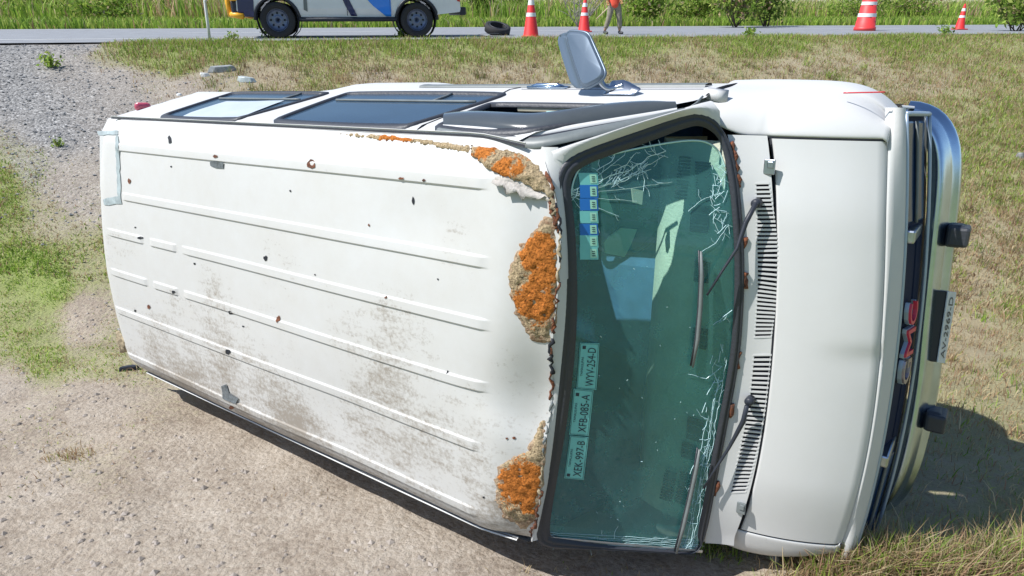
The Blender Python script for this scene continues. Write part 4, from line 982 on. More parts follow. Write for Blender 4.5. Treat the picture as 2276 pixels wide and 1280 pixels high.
grav = ramp(nt, vs_.outputs[0], [(0, (.14, .135, .13)), (.5, (.27, .265, .255)), (.9, (.37, .36, .345)), (1, (.55, .54, .52))])
col = mixc(nt, sepz.outputs[2], soil, grav)
litter = mixc(nt, sepz.outputs[1], (.33, .27, .175), (.24, .31, .075))
gk = math_node(nt, 'MULTIPLY', ramp(nt, math_node(nt, 'ADD', sepz.outputs[0], math_node(nt, 'MULTIPLY', math_node(nt, 'SUBTRACT', n2, .5), 1.0)), [(.15, (0, 0, 0)), (.55, (1, 1, 1))]), .85)
col = mixc(nt, gk, col, litter)
dk = ramp(nt, n3, [(.33, (.62, .6, .58)), (.46, (1, 1, 1))])
mm = nt.nodes.new('ShaderNodeMix'); mm.data_type = 'RGBA'; mm.blend_type = 'MULTIPLY'; mm.inputs['Factor'].default_value = 1
nt.links.new(col, mm.inputs['A']); nt.links.new(dk, mm.inputs['B']); nt.links.new(mm.outputs['Result'], b.inputs['Base Color'])
b.inputs['Roughness'].default_value = .95; b.inputs['Specular IOR Level'].default_value = .1
hsum = math_node(nt, 'ADD', math_node(nt, 'MULTIPLY', n2, 1.0), math_node(nt, 'ADD', math_node(nt, 'MULTIPLY', n3, .25), math_node(nt, 'MULTIPLY', vo.outputs['Distance'], -.35)))
bp = nt.nodes.new('ShaderNodeBump'); bp.inputs['Strength'].default_value = .7; bp.inputs['Distance'].default_value = .03
nt.links.new(hsum, bp.inputs['Height']); nt.links.new(bp.outputs[0], b.inputs['Normal'])
gx = np.r_[np.geomspace(-400, -9, 24)[:-1] if False else -np.geomspace(400, 9, 24)[:-1], np.arange(-9, 9, .075), np.geomspace(9, 400, 26)]
gy = np.r_[-np.geomspace(60, .6, 8)[:-1], np.arange(-.6, 9, .06), np.arange(9, 22, .25), np.geomspace(22, 900, 26)]
X, Y = np.meshgrid(gx, gy); Zg = ground_z(X, Y); zc = zones(X, Y, Zg)
nx, ny = len(gx), len(gy); idx = np.arange(nx * ny).reshape(ny, nx)
def fast_mesh(name, V, F, m, smooth=True):
    me = bpy.data.meshes.new(name); V = np.ascontiguousarray(V, np.float32); F = np.asarray(F, np.int32); k = F.shape[1]
    me.vertices.add(len(V)); me.vertices.foreach_set('co', V.ravel()); me.loops.add(F.size); me.loops.foreach_set('vertex_index', F.ravel())
    me.polygons.add(len(F)); me.polygons.foreach_set('loop_start', np.arange(0, F.size, k, dtype=np.int32)); me.update(calc_edges=True)
    me.polygons.foreach_set('use_smooth', np.full(len(F), smooth)); me.materials.append(m)
    o = bpy.data.objects.new(name, me); COL.objects.link(o); return o
F = np.stack([idx[:-1, :-1], idx[:-1, 1:], idx[1:, 1:], idx[1:, :-1]], -1).reshape(-1, 4)
GO = fast_mesh('ground', np.stack([X, Y, Zg], -1).reshape(-1, 3), F, gm); tag(GO, kind='structure')
ca = GO.data.color_attributes.new('zone', 'FLOAT_COLOR', 'POINT'); ca.data.foreach_set('color', np.concatenate([zc.reshape(-1, 3), np.ones((nx * ny, 1))], 1).astype(np.float32).ravel())

# ------------------------------------------------------------------ road
asph = mat('asphalt', (.26, .27, .285), .8, noise_amt=.18, noise_scale=3, bump=.25, bump_scale=140)
def strip(name, s0, s1, a0, a1, dz, m, n=80):
    a = np.linspace(a0, a1, n); out = []
    for t in a:
        for s in (s0, s1):
            p = RA + RDIR * t + RN * s; out.append((p[0], p[1], road_z(s) + dz))
    return fast_mesh(name, np.array(out), np.array([(2 * i, 2 * i + 1, 2 * i + 3, 2 * i + 2) for i in range(n - 1)]), m)
tag(strip('road', 0, -ROADW, -300, 300, 0, asph), kind='structure')
LINE = mat('road_line', (.72, .72, .70), .7, noise_amt=.2, noise_scale=8)
tag(strip('edge_line', -8.9, -9.06, -300, 300, .004, LINE), kind='structure')
tag(strip('edge_line', -1.45, -1.60, -300, 5.2, .004, LINE), kind='structure')
for k in range(-6, 14): tag(strip('lane_line', -5.1, -5.25, k * 9.0 + 2, k * 9.0 + 7, .004, LINE, 6), kind='structure')
# crumbled asphalt shoulder edge
GRAVM = mat('stones', (.33, .33, .33), .95, noise_amt=.55, noise_scale=40)

# ------------------------------------------------------------------ stones
def stones(name, P, R, m):
    base = np.array([(1, 0, 0), (-1, 0, 0), (0, 1, 0), (0, -1, 0), (0, 0, 1), (0, 0, -.6)], float); n = len(P)
    sc = RNG.uniform(.6, 1.3, (n, 6, 1)); ang = RNG.uniform(0, 6.28, n); c, s_ = np.cos(ang), np.sin(ang)
    V = base[None] * sc; V = np.stack([V[..., 0] * c[:, None] - V[..., 1] * s_[:, None], V[..., 0] * s_[:, None] + V[..., 1] * c[:, None], V[..., 2] * .6], -1) * R[:, None, None] + P[:, None, :]
    f = np.array([(0, 2, 4), (2, 1, 4), (1, 3, 4), (3, 0, 4), (2, 0, 5), (1, 2, 5), (3, 1, 5), (0, 3, 5)])
    F = (f[None] + 6 * np.arange(n)[:, None, None]).reshape(-1, 3); o = fast_mesh(name, V.reshape(-1, 3), F, m, False); return tag(o, kind='stuff')
def van_clear(X, Y):
    p = (np.stack([X, Y, ground_z(X, Y)], -1) - TW) @ RW
    return ~((p[..., 0] > -3.3) & (p[..., 0] < 1.2) & (p[..., 2] > .3) & (p[..., 2] < 1.9))
n = 34000; Xs = RNG.uniform(-5, 3.2, n); Ys = 1.3 + RNG.random(n) ** 1.6 * 8; k = van_clear(Xs, Ys); zz = zones(Xs, Ys); k &= (zz[:, 0] < .35) & (RNG.random(n) < .75); Xs, Ys = Xs[k], Ys[k]
R = .003 + .017 * RNG.random(len(Xs)) ** 5; o = stones('gravel', np.stack([Xs, Ys, ground_z(Xs, Ys) + R * .15], -1), R, mat('pebbles', (.44, .385, .335), .95, noise_amt=.5, noise_scale=9))
n = 26000; Xs = RNG.uniform(-11, -2, n); Ys = RNG.uniform(4.5, 13, n); zz = zones(Xs, Ys); k = (RNG.random(n) < zz[:, 2] * .9) & (roads(Xs, Ys) > .1); Xs, Ys = Xs[k], Ys[k]
R = .006 + .022 * RNG.random(len(Xs)) ** 3; stones('gravel', np.stack([Xs, Ys, ground_z(Xs, Ys) + R * .2], -1), R, GRAVM)

# ------------------------------------------------------------------ grass
def grass_mat(name):
    m = bpy.data.materials.new(name); m.use_nodes = True; nt = m.node_tree; b = nt.nodes['Principled BSDF']
    a = nt.nodes.new('ShaderNodeAttribute'); a.attribute_name = 'tint'; nt.links.new(a.outputs['Color'], b.inputs['Base Color'])
    b.inputs['Roughness'].default_value = .65; b.inputs['Specular IOR Level'].default_value = .2
    tr = nt.nodes.new('ShaderNodeBsdfTranslucent'); nt.links.new(a.outputs['Color'], tr.inputs['Color']); mx = nt.nodes.new('ShaderNodeMixShader'); mx.inputs[0].default_value = .4
    out = [x for x in nt.nodes if x.type == 'OUTPUT_MATERIAL'][0]; nt.links.new(b.outputs[0], mx.inputs[1]); nt.links.new(tr.outputs[0], mx.inputs[2]); nt.links.new(mx.outputs[0], out.inputs[0]); return m
GM = grass_mat('grass_blades')
DRY = np.array([(.46, .36, .21), (.40, .29, .16), (.54, .45, .28), (.36, .22, .14)]); GRN = np.array([(.22, .35, .05), (.30, .42, .07), (.40, .47, .11), (.16, .27, .04)])
def blades(name, X, Y, H, Wd, green, lean=.5, zoff=0.0, Zb=None, kind='stuff', bright=1.0):
    n = len(X); zb = ground_z(X, Y) if Zb is None else Zb; a = RNG.uniform(0, 6.283, n); d = np.stack([np.cos(a), np.sin(a), np.zeros(n)], -1); w = np.stack([-np.sin(a), np.cos(a), np.zeros(n)], -1) 
    fa = RNG.uniform(0, 6.283, n); w = np.stack([np.cos(fa), np.sin(fa), np.zeros(n)], -1) * Wd[:, None]
    L = lean * RNG.random(n) * H; P = np.stack([X, Y, zb - .01 + zoff], -1); up = np.array([0, 0, 1.0])
    m1 = P + d * (L * .35)[:, None] + up * (H * .6)[:, None]; t1 = P + d * L[:, None] + up * (H * (1 - .25 * lean * RNG.random(n)))[:, None]
    V = np.stack([P - w / 2, P + w / 2, m1 + w * .4, m1 - w * .4, t1], 1).reshape(-1, 3); i = 5 * np.arange(n)[:, None]
    F3 = np.concatenate([i + [0, 1, 2], i + [0, 2, 3], i + [3, 2, 4]], 0); o = fast_mesh(name, V, F3, GM, False)
    c = np.where((RNG.random(n) < green)[:, None], GRN[RNG.integers(0, 4, n)], DRY[RNG.integers(0, 4, n)]) * RNG.uniform(.75, 1.2, (n, 1)) * bright
    c4 = np.concatenate([np.repeat(c, 5, 0), np.ones((5 * n, 1))], 1).astype(np.float32)
    o.data.color_attributes.new('tint', 'FLOAT_COLOR', 'POINT').data.foreach_set('color', c4.ravel())
    if kind: tag(o, kind=kind)
    return o
def scatter(n, x0, x1, y0, y1, fn):
    X = RNG.uniform(x0, x1, n); Y = RNG.uniform(y0, y1, n); zz = zones(X, Y); px, py, d = wproj(np.stack([X, Y, ground_z(X, Y)], -1))
    vis = (px > -1100) & (px < 3600) & (py < 1800) & (d > .8) & van_clear(X, Y)
    clump = vnoise(X, Y, .28); k = vis & (RNG.random(n) < fn(zz[:, 0], zz[:, 1], clump)); return X[k], Y[k], zz[k]
# short turf left of the van
X, Y, zz = scatter(300000, -10, -1.5, 2.2, 8, lambda g, c, cl: np.clip((g - .10) * 1.3, 0, 1) * (.25 + .9 * (cl > .45)))
blades('grass', X, Y, RNG.uniform(.012, .048, len(X)) * (.6 + .8 * zz[:, 0]), RNG.uniform(.004, .008, len(X)), zz[:, 1] * 1.02, 1.3, bright=1.15)
# roadside bank
s_fn = lambda g, c, cl: np.clip((g - .08) * 1.35, 0, 1) * (.55 + .6 * (cl > .42))
X, Y, zz = scatter(800000, -16, 21, 6, 21, s_fn); k = (roads(X, Y) > .05); X, Y, zz = X[k], Y[k], zz[k]
blades('grass', X, Y, RNG.uniform(.03, .14, len(X)) * (.5 + .8 * zz[:, 1]) * (1 - .5 * (wproj(np.stack([X, Y, ground_z(X, Y)], -1))[0] < 225)), RNG.uniform(.006, .016, len(X)), zz[:, 1] * .85, .9)
# dry field to the right of the nose
X, Y, zz = scatter(300000, 1.4, 14, 1.2, 13, lambda g, c, cl: np.clip(g * 1.15, 0, 1) * (.35 + .7 * (cl > .4)))
blades('grass', X, Y, RNG.uniform(.02, .095, len(X)), RNG.uniform(.003, .007, len(X)), np.clip(zz[:, 1] * .75, 0, 1), 1.1)
# uneven clumps standing out of the field and the bank
def clumps(n, x0, x1, y0, y1, h0, h1, test, bright=1.12):
    xs = []; ys = []; hs = []; gs = []
    for _ in range(n):
        x = RNG.uniform(x0, x1); y = RNG.uniform(y0, y1); px, py, d = wproj(np.array([x, y, float(ground_z(x, y))]))
        if not (-50 < px < 3500 and py < 1330 and test(x, y)) or not van_clear(np.array([x]), np.array([y]))[0]: continue
        m = int(RNG.uniform(12, 40)); r = RNG.uniform(.03, .10); xs.append(x + RNG.normal(0, r, m)); ys.append(y + RNG.normal(0, r, m)); hs.append(RNG.uniform(.4, 1, m) * RNG.uniform(h0, h1)); gs.append(np.full(m, RNG.choice([.05, .35, .85], p=[.4, .35, .25])))
    X = np.concatenate(xs); Y = np.concatenate(ys); blades('grass', X, Y, np.concatenate(hs), RNG.uniform(.004, .009, len(X)), np.concatenate(gs), 1.0, bright=bright)
clumps(700, 1.6, 14, 2.0, 12, .07, .17, lambda x, y: x > 2.1 or y > 4)
clumps(900, -6, 14, 8, 17, .10, .26, lambda x, y: roads(x, y) > .1 and float(zones(np.array([x]), np.array([y]))[0, 0]) > .35)
clumps(90, -6, -1.8, 3, 8, .04, .09, lambda x, y: float(zones(np.array([x]), np.array([y]))[0, 0]) > .3)
clumps(1100, -6, 12, 6.5, 14, .08, .24, lambda x, y: roads(x, y) > 1.0 and (lambda q: q[0] > .28 and q[1] < .33)(zones(np.array([x]), np.array([y]))[0]), bright=.62)
# tall tufts in front of the nose, at the lower right of the view
def tufts(cs, n, h0, h1, green, spread=.09):
    X = []; Y = []
    for px, py, k in cs:
        g = wground(px, py); m = int(n * k); X.append(g[0] + RNG.normal(0, spread, m)); Y.append(g[1] + RNG.normal(0, spread * .6, m))
    X = np.concatenate(X); Y = np.concatenate(Y); return blades('grass', X, Y, RNG.uniform(h0, h1, len(X)), RNG.uniform(.003, .006, len(X)), np.full(len(X), green), .9)
tufts([(1860, 1262, 1.2), (1905, 1270, 1.2), (1960, 1265, 1), (2010, 1270, 1), (2060, 1270, 1.1), (2110, 1265, 1), (2160, 1262, 1.2), (2205, 1260, 1.4), (2250, 1255, 1.4), (2276, 1240, 1.2), (2230, 1278, 1.3), (2140, 1290, 1.2), (2040, 1295, 1.2), (1940, 1295, 1.2)], 190, .06, .24, .30)
tufts([(1800, 1292, .8), (1840, 1290, 1.2), (1880, 1288, 1.5), (1920, 1286, 1.5), (1965, 1284, 1.3), (2010, 1290, 1), (2080, 1300, 1), (2150, 1300, 1.2), (2220, 1300, 1.3), (2270, 1290, 1.3)], 130, .07, .26, .2)
tufts([(1845, 1258, 1.2), (1875, 1252, 1.4), (1905, 1246, 1.4), (1935, 1240, 1.2), (1965, 1236, 1)], 120, .05, .17, .22, .05)
tufts([(1830, 1272, 1), (1880, 1278, 1.2), (1790, 1280, .7)], 120, .04, .12, .08)
tufts([(1590, 1228, 1), (1620, 1238, 1), (1570, 1222, .8)], 70, .03, .09, .75, .05)
tufts([(160, 1015, 1), (185, 1010, .6), (130, 1020, .4)], 90, .02, .07, .05, .06)
tufts([(600, 1110, .12), (690, 1105, .12), (1180, 1268, .25), (1300, 1275, .2), (1420, 1272, .25), (60, 1075, .4)], 90, .02, .06, .1, .10)
# far side of the road: verge, then tall weeds
n = 60000; a = RNG.uniform(-40, 60, n); s = -ROADW - .1 - RNG.random(n) ** 1.3 * 9; P = RA + RDIR * a[:, None] + RN * s[:, None]
blades('grass', P[:, 0], P[:, 1], RNG.uniform(.12, .45, n), RNG.uniform(.03, .06, n), np.full(n, .93), .7)
n = 110000; a = RNG.uniform(-50, 75, n); s = -ROADW - 6 - RNG.random(n) * 26; P = RA + RDIR * a[:, None] + RN * s[:, None]; cl = vnoise(P[:, 0], P[:, 1], 3.5)
blades('tall_weeds', P[:, 0], P[:, 1], RNG.uniform(.7, 1.45, n) * (.62 + .7 * cl), RNG.uniform(.03, .07, n), np.clip(1.2 - 1.0 * cl, .35, .95), .6, bright=1.15)
# straws lying on the dirt
n = 900; X = RNG.uniform(-4, 2.6, n); Y = 1.4 + RNG.random(n) * 3.5; k = van_clear(X, Y); X, Y = X[k], Y[k]; n = len(X)
blades('straw', X, Y, RNG.uniform(.004, .015, n), np.full(n, .002), np.full(n, .05), 9.0)
# ================================================================== THINGS BY THE ROAD
def roadpt(px, py):
    d = wdir(px, py); d = d / d[1]; y = 20.0
    for _ in range(30):
        s = roads(d[0] * y, y); y = (road_z(s) - CAM_Z) / d[2]
    return np.array([d[0] * y, y, road_z(roads(d[0] * y, y))])
def depth_at(px, dcam, base=None):
    """point on the road in picture column px at a camera distance dcam"""
    for py in np.linspace(95, 45, 400):
        p = roadpt(px, py)
        if wproj(p)[2] >= dcam: return p
    return p
ORANGE = mat('cone_orange', (.80, .035, .035), .55, noise_amt=.15, noise_scale=6); BANDM = mat('white_band', (.78, .78, .78), .5); CONEB = mat('cone_base', (.55, .05, .05), .7)
def cone(px, py, h, label):
    g = roadpt(px, py); e = empty('traffic_cone', g); tag(e, label, 'traffic cone', 'orange cones on the road')
    r0, r1 = .165 * h / .9, .030 * h / .9
    R = lambda z: r0 + (r1 - r0) * (z - .04) / (h - .04)
    MB().box((0, 0, .02), (.40 * h / .9, .40 * h / .9, .036)).build('base', CONEB, e, smooth=False, bevel=.008)
    MB().lathe([(.038, r0 + .01), (.06, R(.06)), (h - .02, R(h - .02)), (h, r1 * .8), (h, .001)], 'z', n=24).build('body', ORANGE, e)
    for z0, z1 in ((.47 * h, .555 * h), (.72 * h, .83 * h)): MB().lathe([(z0, R(z0) + .003), (z1, R(z1) + .003)], 'z', n=24).build('reflective_band', BANDM, e)
cone(1180, 84, .92, 'orange cone with one white band standing right beside the worn tyre')
cone(1298, 71, .90, 'orange cone with white bands just left of the walking person')
cone(2132, 66, .78, 'orange cone standing alone at the far right of the road')
g = roadpt(1921, 68); BE = empty('traffic_barrel', g); tag(BE, 'red and white striped traffic drum between the person and the far cone', 'traffic barrel')
BRED = mat('drum_red', (.70, .05, .05), .5, noise_amt=.12, noise_scale=6); BWH = mat('drum_white', (.78, .77, .76), .45)
hb = .93
MB().lathe([(0, .001), (0, .31), (.10, .31), (.105, .285), (hb * .30, .272), (hb * .305, .262), (hb * .52, .250), (hb * .525, .238), (hb * .74, .225), (hb * .745, .214), (hb * .95, .20), (hb * .96, .001)], 'z', n=30).build('body', BRED, BE)
for z0, z1, ra, rb in ((.42, .53, .262, .256), (.78, .88, .219, .212)): MB().lathe([(hb * z0, ra), (hb * z1, rb)], 'z', n=30).build('reflective_band', BWH, BE)
MB().tube([(-.10, 0, hb * .95), (-.09, 0, hb * 1.03), (.09, 0, hb * 1.03), (.10, 0, hb * .95)], .022, 8).build('handle', BRED, BE)
# marker post
g = wground(467, 96); MP = empty('marker_post', g); tag(MP, 'thin white roadside marker post leaning slightly at the edge of the grass', 'marker post')
top = np.array([.03, 0, .76]); MB().tube([(0, 0, -.05), top * .5, top * .97, top * .985 + [.012, 0, 0], top + [.03, 0, -.005]], .028, 8).build('post', mat('post_white', (.70, .70, .70), .6, noise_amt=.15, noise_scale=8), MP)
# worn tyre and the flat piece of rubber by it
g = roadpt(1106, 78); TE = empty('worn_tyre', g + np.array([0, 0, .14])); TE.rotation_euler = (math.radians(20), math.radians(6), math.radians(14)); tag(TE, 'worn black tyre lying nearly flat on the road behind the pickup', 'tyre')
MB().lathe([(-.08, .20), (-.095, .26), (-.075, .31), (.075, .31), (.095, .26), (.08, .20), (.0, .215), (-.08, .20)], 'z', n=30).build('tread', TYRE, TE)
MB().tube([(.205 * math.cos(t), .205 * math.sin(t), .085) for t in np.linspace(0, 6.283, 31)], .012, 6).build('bead', RUBBER, TE)
g = roadpt(1085, 81); t = MB(); t.grid(np.array([[(x, y, .03 + .04 * math.sin(3 * x + 1) * math.cos(4 * y)) for y in np.linspace(-.12, .12, 5)] for x in np.linspace(-.25, .25, 9)])); t.grid(np.array([[(x, y, .0) for y in np.linspace(-.12, .12, 5)] for x in np.linspace(-.25, .25, 9)]))
o = t.build('tread_scrap', TYRE); o.location = g; tag(o, 'flat torn strip of tyre rubber lying beside the worn tyre', 'rubber scrap')

# ------------------------------------------------------------------ pickup
TWHITE = mat('pickup_white', (.74, .76, .78), .25, coat=.5, noise_amt=.08, noise_scale=2); TBLUE = mat('pickup_blue', (.02, .22, .80), .3, coat=.5); TNAVY = mat('pickup_navy', (.012, .02, .10), .3, coat=.4)
def fit_truck():
    best = None
    for d1 in np.linspace(12.5, 17, 46):
        p = depth_at(623, d1)
        for d2 in np.linspace(d1 + .1, d1 + 2.2, 22):
            q = depth_at(928, d2); e = abs(np.linalg.norm(q - p) - 3.15) + .5 * abs((wproj(p)[1] - 80.5)) / 10 + .5 * abs((wproj(q)[1] - 79.5)) / 10
            if best is None or e < best[0]: best = (e, p, q)
    return best[1], best[2]
pf, pq = roadpt(623, 85), roadpt(928, 83); dv = (pf - pq); L_ = np.linalg.norm(dv); dv /= L_
rz = math.atan2(dv[1], dv[0]); left = np.array([-math.sin(rz), math.cos(rz), 0])
# the camera sees the side on its left hand; wheels of that side stand at pf and pq
side = 1 if (left @ (np.array([0, 0, 0]) - pf)) > 0 else -1
cen = (pf + pq) / 2 - left * side * .78
TS = L_ / 3.15; cen = (pf + pq) / 2 - left * side * .78 * TS
TR = empty('pickup_truck', (cen[0], cen[1], road_z(roads(cen[0], cen[1]))), rz); TR.scale = (TS, TS, TS); print('truck scale', TS, 'yaw', math.degrees(rz)); tag(TR, 'white double cab pickup with blue door graphics stopped on the road', 'pickup truck')
WB = 1.575; rw = .385
lower = [(-2.62, .62), (-2.62, .78), (-2.60, 1.10), (-1.02, 1.12), (-.98, 1.14), (.85, 1.12), (1.0, 1.13), (2.28, 1.02), (2.42, .88), (2.44, .60), (2.30, .50)]
def arch(cx, r=.47, n=12): return [(cx + r * math.cos(t), .385 + r * math.sin(t)) for t in np.linspace(0.0, math.pi, n)]
bot = [(2.30, .48)] + [(WB + .47, .44)] + [(x, max(z, .40)) for x, z in arch(WB)][1:-1] + [(WB - .47, .42), (-WB + .47, .42)] + [(x, max(z, .42)) for x, z in arch(-WB)][1:-1] + [(-WB - .47, .50), (-2.60, .56)]
prof = bot + [(-2.62, .62), (-2.60, 1.10), (-1.02, 1.12), (.98, 1.13), (1.6, 1.10), (2.25, 1.00), (2.40, .88), (2.42, .58)]
Vt, Ft, _ = cdt(prof, [], .14)
mb = MB(); hw = .90
def tw(z): return hw - .05 * abs(z - .8) ** 1.5 - (.05 if z < .5 else 0)
mb.add([(x, tw(z), z) for x, z in Vt], Ft); mb.add([(x, -tw(z), z) for x, z in Vt], [f[::-1] for f in Ft])
R_ = densify(prof, .14); nR = len(R_)
mb.add([(x, tw(z), z) for x, z in R_] + [(x, -tw(z), z) for x, z in R_], [(i, (i + 1) % nR, nR + (i + 1) % nR, nR + i) for i in range(nR)])
BODY = mb.build('body', TWHITE, TR, smooth=False)
def frustum(name, m, b, t, par=TR): return MB().hexa(b, t).build(name, m, par, smooth=False, bevel=.02)
frustum('cabin', TWHITE, [(1.05, .80, 1.12), (1.05, -.80, 1.12), (-.98, -.80, 1.12), (-.98, .80, 1.12)], [(.30, .62, 1.74), (.30, -.62, 1.74), (-.72, -.62, 1.74), (-.72, .62, 1.74)])
for s in (1, -1):
    for x0, x1, x2, x3 in ((.90, .12, .06, .32), (.02, -.72, -.62, .02)):
        q = [(x0, .792, 1.16), (x1, .792, 1.16), (x2, .655, 1.66), (x3, .655, 1.66)]
        MB().hexa([(a, s * (b - .02), c) for a, b, c in q], [(a, s * (b + .006), c) for a, b, c in q]).build('window', SIDEGLASS, TR, smooth=False)
MB().hexa([(1.0, .70, 1.17), (1.0, -.70, 1.17), (.36, -.56, 1.70), (.36, .56, 1.70)], [(1.02, .70, 1.18), (1.02, -.70, 1.18), (.38, -.56, 1.71), (.38, .56, 1.71)]).build('windscreen', SIDEGLASS, TR, smooth=False)
MB().hexa([(-1.06, -.74, 1.10), (-2.52, -.74, 1.10), (-2.52, .74, 1.10), (-1.06, .74, 1.10)], [(-1.06, -.74, 1.126), (-2.52, -.74, 1.126), (-2.52, .74, 1.126), (-1.06, .74, 1.126)]).build('bed_cover', DARKPLASTIC, TR, smooth=False)
for s in (1, -1):
    def sd(pts, m, nm):
        v2, f2, _ = cdt(pts, [], .10)
        return MB().add([(x, s * (tw(z) + .012), z) for x, z in v2], f2).build(nm, m, TR, smooth=False)
    sd([(-.20, 1.08), (-.98, 1.08), (-.98, .46), (-.86, .46), (-.58, .68)], TBLUE, 'blue_graphic')
    sd([(.20, 1.08), (.08, 1.08), (-.20, .47), (-.06, .47), (.06, .70)], TNAVY, 'navy_stripe')
    sd([(.98, .98), (.24, .98), (.16, .86), (1.0, .86)], TNAVY, 'door_lettering_band')
    sd([(.95, 1.08), (.98, .60), (.9, .56), (.88, 1.08)], GREYP, 'door_gap'); 
    sd([(-2.50, 1.05), (-2.61, 1.05), (-2.61, .78), (-2.54, .80)], RED, 'tail_light')
    sd([(WB + .44, .98), (2.38, .86), (2.40, .48), (WB + .50, .44)], TNAVY, 'front_corner')
    ar = MB()
    for cx in (WB, -WB):
        a = arch(cx, .49, 18); ar.tube([(x, s * (tw(max(z, .42)) + .0), max(z, .36)) for x, z in a], .035, 6)
    ar.build('wheel_arch', DARKPLASTIC, TR)
    for x_ in (.02, -.96): MB().tube([(x_, s * (tw(z) + .008), z) for z in np.linspace(.48, 1.10, 8)], .006, 5).build('door_seam', DARK, TR)
    for x_ in (.12, -.86): MB().box((x_, s * .905, .98), (.16, .03, .03)).build('door_handle', DARKPLASTIC, TR, smooth=False, bevel=.006)
    MB().tube([(1.1, s * .86, .40), (-1.1, s * .86, .40)], .05, 8).build('side_step', DARKPLASTIC, TR)
    for cx in (WB, -WB): wheel(TR, (cx, s * .78, rw), rw, .25, s, mat('dark_steel_rim', (.16, .19, .27), .4, .6), True)
    for cx in (WB, -WB): MB().lathe([(s * .40, .46), (s * .86, .46), (s * .86, .44)], 'y', (cx, 0, rw), 20).build('wheel_well', DARK, TR)
MB().box((0, 0, .45), (4.0, 1.3, .16)).build('chassis', UNDER, TR, smooth=False)
MB().box((-2.68, 0, .58), (.16, 1.75, .18)).build('rear_bumper', DARKPLASTIC, TR, smooth=False, bevel=.03)
MB().box((2.44, 0, .62), (.20, 1.72, .34)).build('front_bumper', DARKPLASTIC, TR, smooth=False, bevel=.05)
AMB = mat('yellow_guard', (.85, .42, .02), .45)
for s in (1, -1):
    MB().tube([(2.50, s * .62, .98), (2.60, s * .62, .92), (2.62, s * .62, .78), (2.60, s * .62, .46)], .06, 8).build('push_bar', AMB, TR)
    MB().tube([(2.30, s * .90, .46), (2.52, s * .80, .50), (2.60, s * .5, .50)], .065, 8).build('lower_guard', AMB, TR)
    MB().box((2.36, s * .80, .93), (.16, .22, .12)).build('headlight', HL, TR, smooth=False, bevel=.03)
    MB().box((2.45, s * .865, .84), (.17, .08, .12)).build('turn_lamp', AMB, TR, smooth=False, bevel=.02)
MB().tube([(2.60, -.62, .92), (2.60, .62, .92)], .04, 8).build('cross_bar', BANDM, TR)

# ------------------------------------------------------------------ person
def skin_body(name, pts, edges, rad, m, parent, sub=2):
    me = bpy.data.meshes.new(name); me.from_pydata([tuple(p) for p in pts], edges, []); o = bpy.data.objects.new(name, me); COL.objects.link(o); o.parent = parent
    sk = o.modifiers.new('skin', 'SKIN'); sk.use_smooth_shade = True
    for i, r in enumerate(rad): me.skin_vertices[0].data[i].radius = (r, r) if np.isscalar(r) else r
    me.skin_vertices[0].data[0].use_root = True
    ss_ = o.modifiers.new('sub', 'SUBSURF'); ss_.levels = sub; ss_.render_levels = sub
    me.materials.append(m); return o
SKINM = mat('skin', (.36, .20, .13), .55); VEST = mat('orange_vest', (.90, .10, .05), .7, noise_amt=.2, noise_scale=12); TROU = mat('khaki_trousers', (.32, .28, .21), .85, noise_amt=.35, noise_scale=14); BOOT = mat('boot_leather', (.05, .05, .055), .6)
g = roadpt(1362, 76); fpos = g.copy()
PE = empty('person', fpos, 0.0); PE.scale = (.88, .88, .88); tag(PE, 'person in an orange vest and khaki trousers walking along the road', 'person')
# x to the right of the picture, y away from the camera
J = [(0, 0, .80), (0, .0, .98), (0, .0, 1.20), (0, 0, 1.34), (0, -.01, 1.42), (0, -.015, 1.50), (0, -.02, 1.60),            # pelvis .. head
     (-.17, 0, 1.32), (-.26, -.02, 1.08), (-.20, -.12, .88), (.17, 0, 1.32), (.25, -.04, 1.06), (.17, -.20, .92),           # arms
     (-.09, 0, .76), (-.13, -.03, .46), (-.24, .02, .08), (.10, 0, .76), (.16, -.02, .45), (.19, .0, .08)]
E_ = [(0, 1), (1, 2), (2, 3), (3, 4), (4, 5), (5, 6), (3, 7), (7, 8), (8, 9), (3, 10), (10, 11), (11, 12), (0, 13), (13, 14), (14, 15), (0, 16), (16, 17), (17, 18)]
rad = [(.15, .11), (.14, .10), (.16, .11), (.15, .10), .055, .09, .095, .06, .042, .030, .06, .042, .030, .092, .060, .042, .092, .060, .042]
skin_body('body', J, E_, rad, SKINM, PE)
skin_body('trousers', [(0, 0, .82), (0, 0, .92), (-.09, 0, .74), (-.13, -.03, .46), (-.22, .015, .14), (.10, 0, .74), (.16, -.02, .45), (.19, 0, .14)], [(0, 1), (0, 2), (2, 3), (3, 4), (0, 5), (5, 6), (6, 7)], [(.17, .13), (.16, .12), .112, .082, .070, .112, .082, .070], TROU, PE)
skin_body('vest', [(0, 0, .66), (0, 0, 1.0), (0, 0, 1.22), (0, 0, 1.36), (-.17, 0, 1.33), (-.23, -.01, 1.16), (.17, 0, 1.33), (.225, -.02, 1.14)], [(0, 1), (1, 2), (2, 3), (3, 4), (4, 5), (3, 6), (6, 7)], [(.20, .155), (.17, .13), (.18, .13), (.13, .10), .075, .060, .075, .060], VEST, PE)
for s, f0 in ((-1, (-.24, .02)), (1, (.19, .0))):
    skin_body('boot', [(f0[0], f0[1] + .03, .10), (f0[0], f0[1] + .03, .045), (f0[0] + .05, f0[1] - .07, .04), (f0[0] + .08, f0[1] - .14, .035)], [(0, 1), (1, 2), (2, 3)], [.052, .050, .045, .036], BOOT, PE)
HANDS = ((-.20, -.12, .88), (.17, -.20, .92))
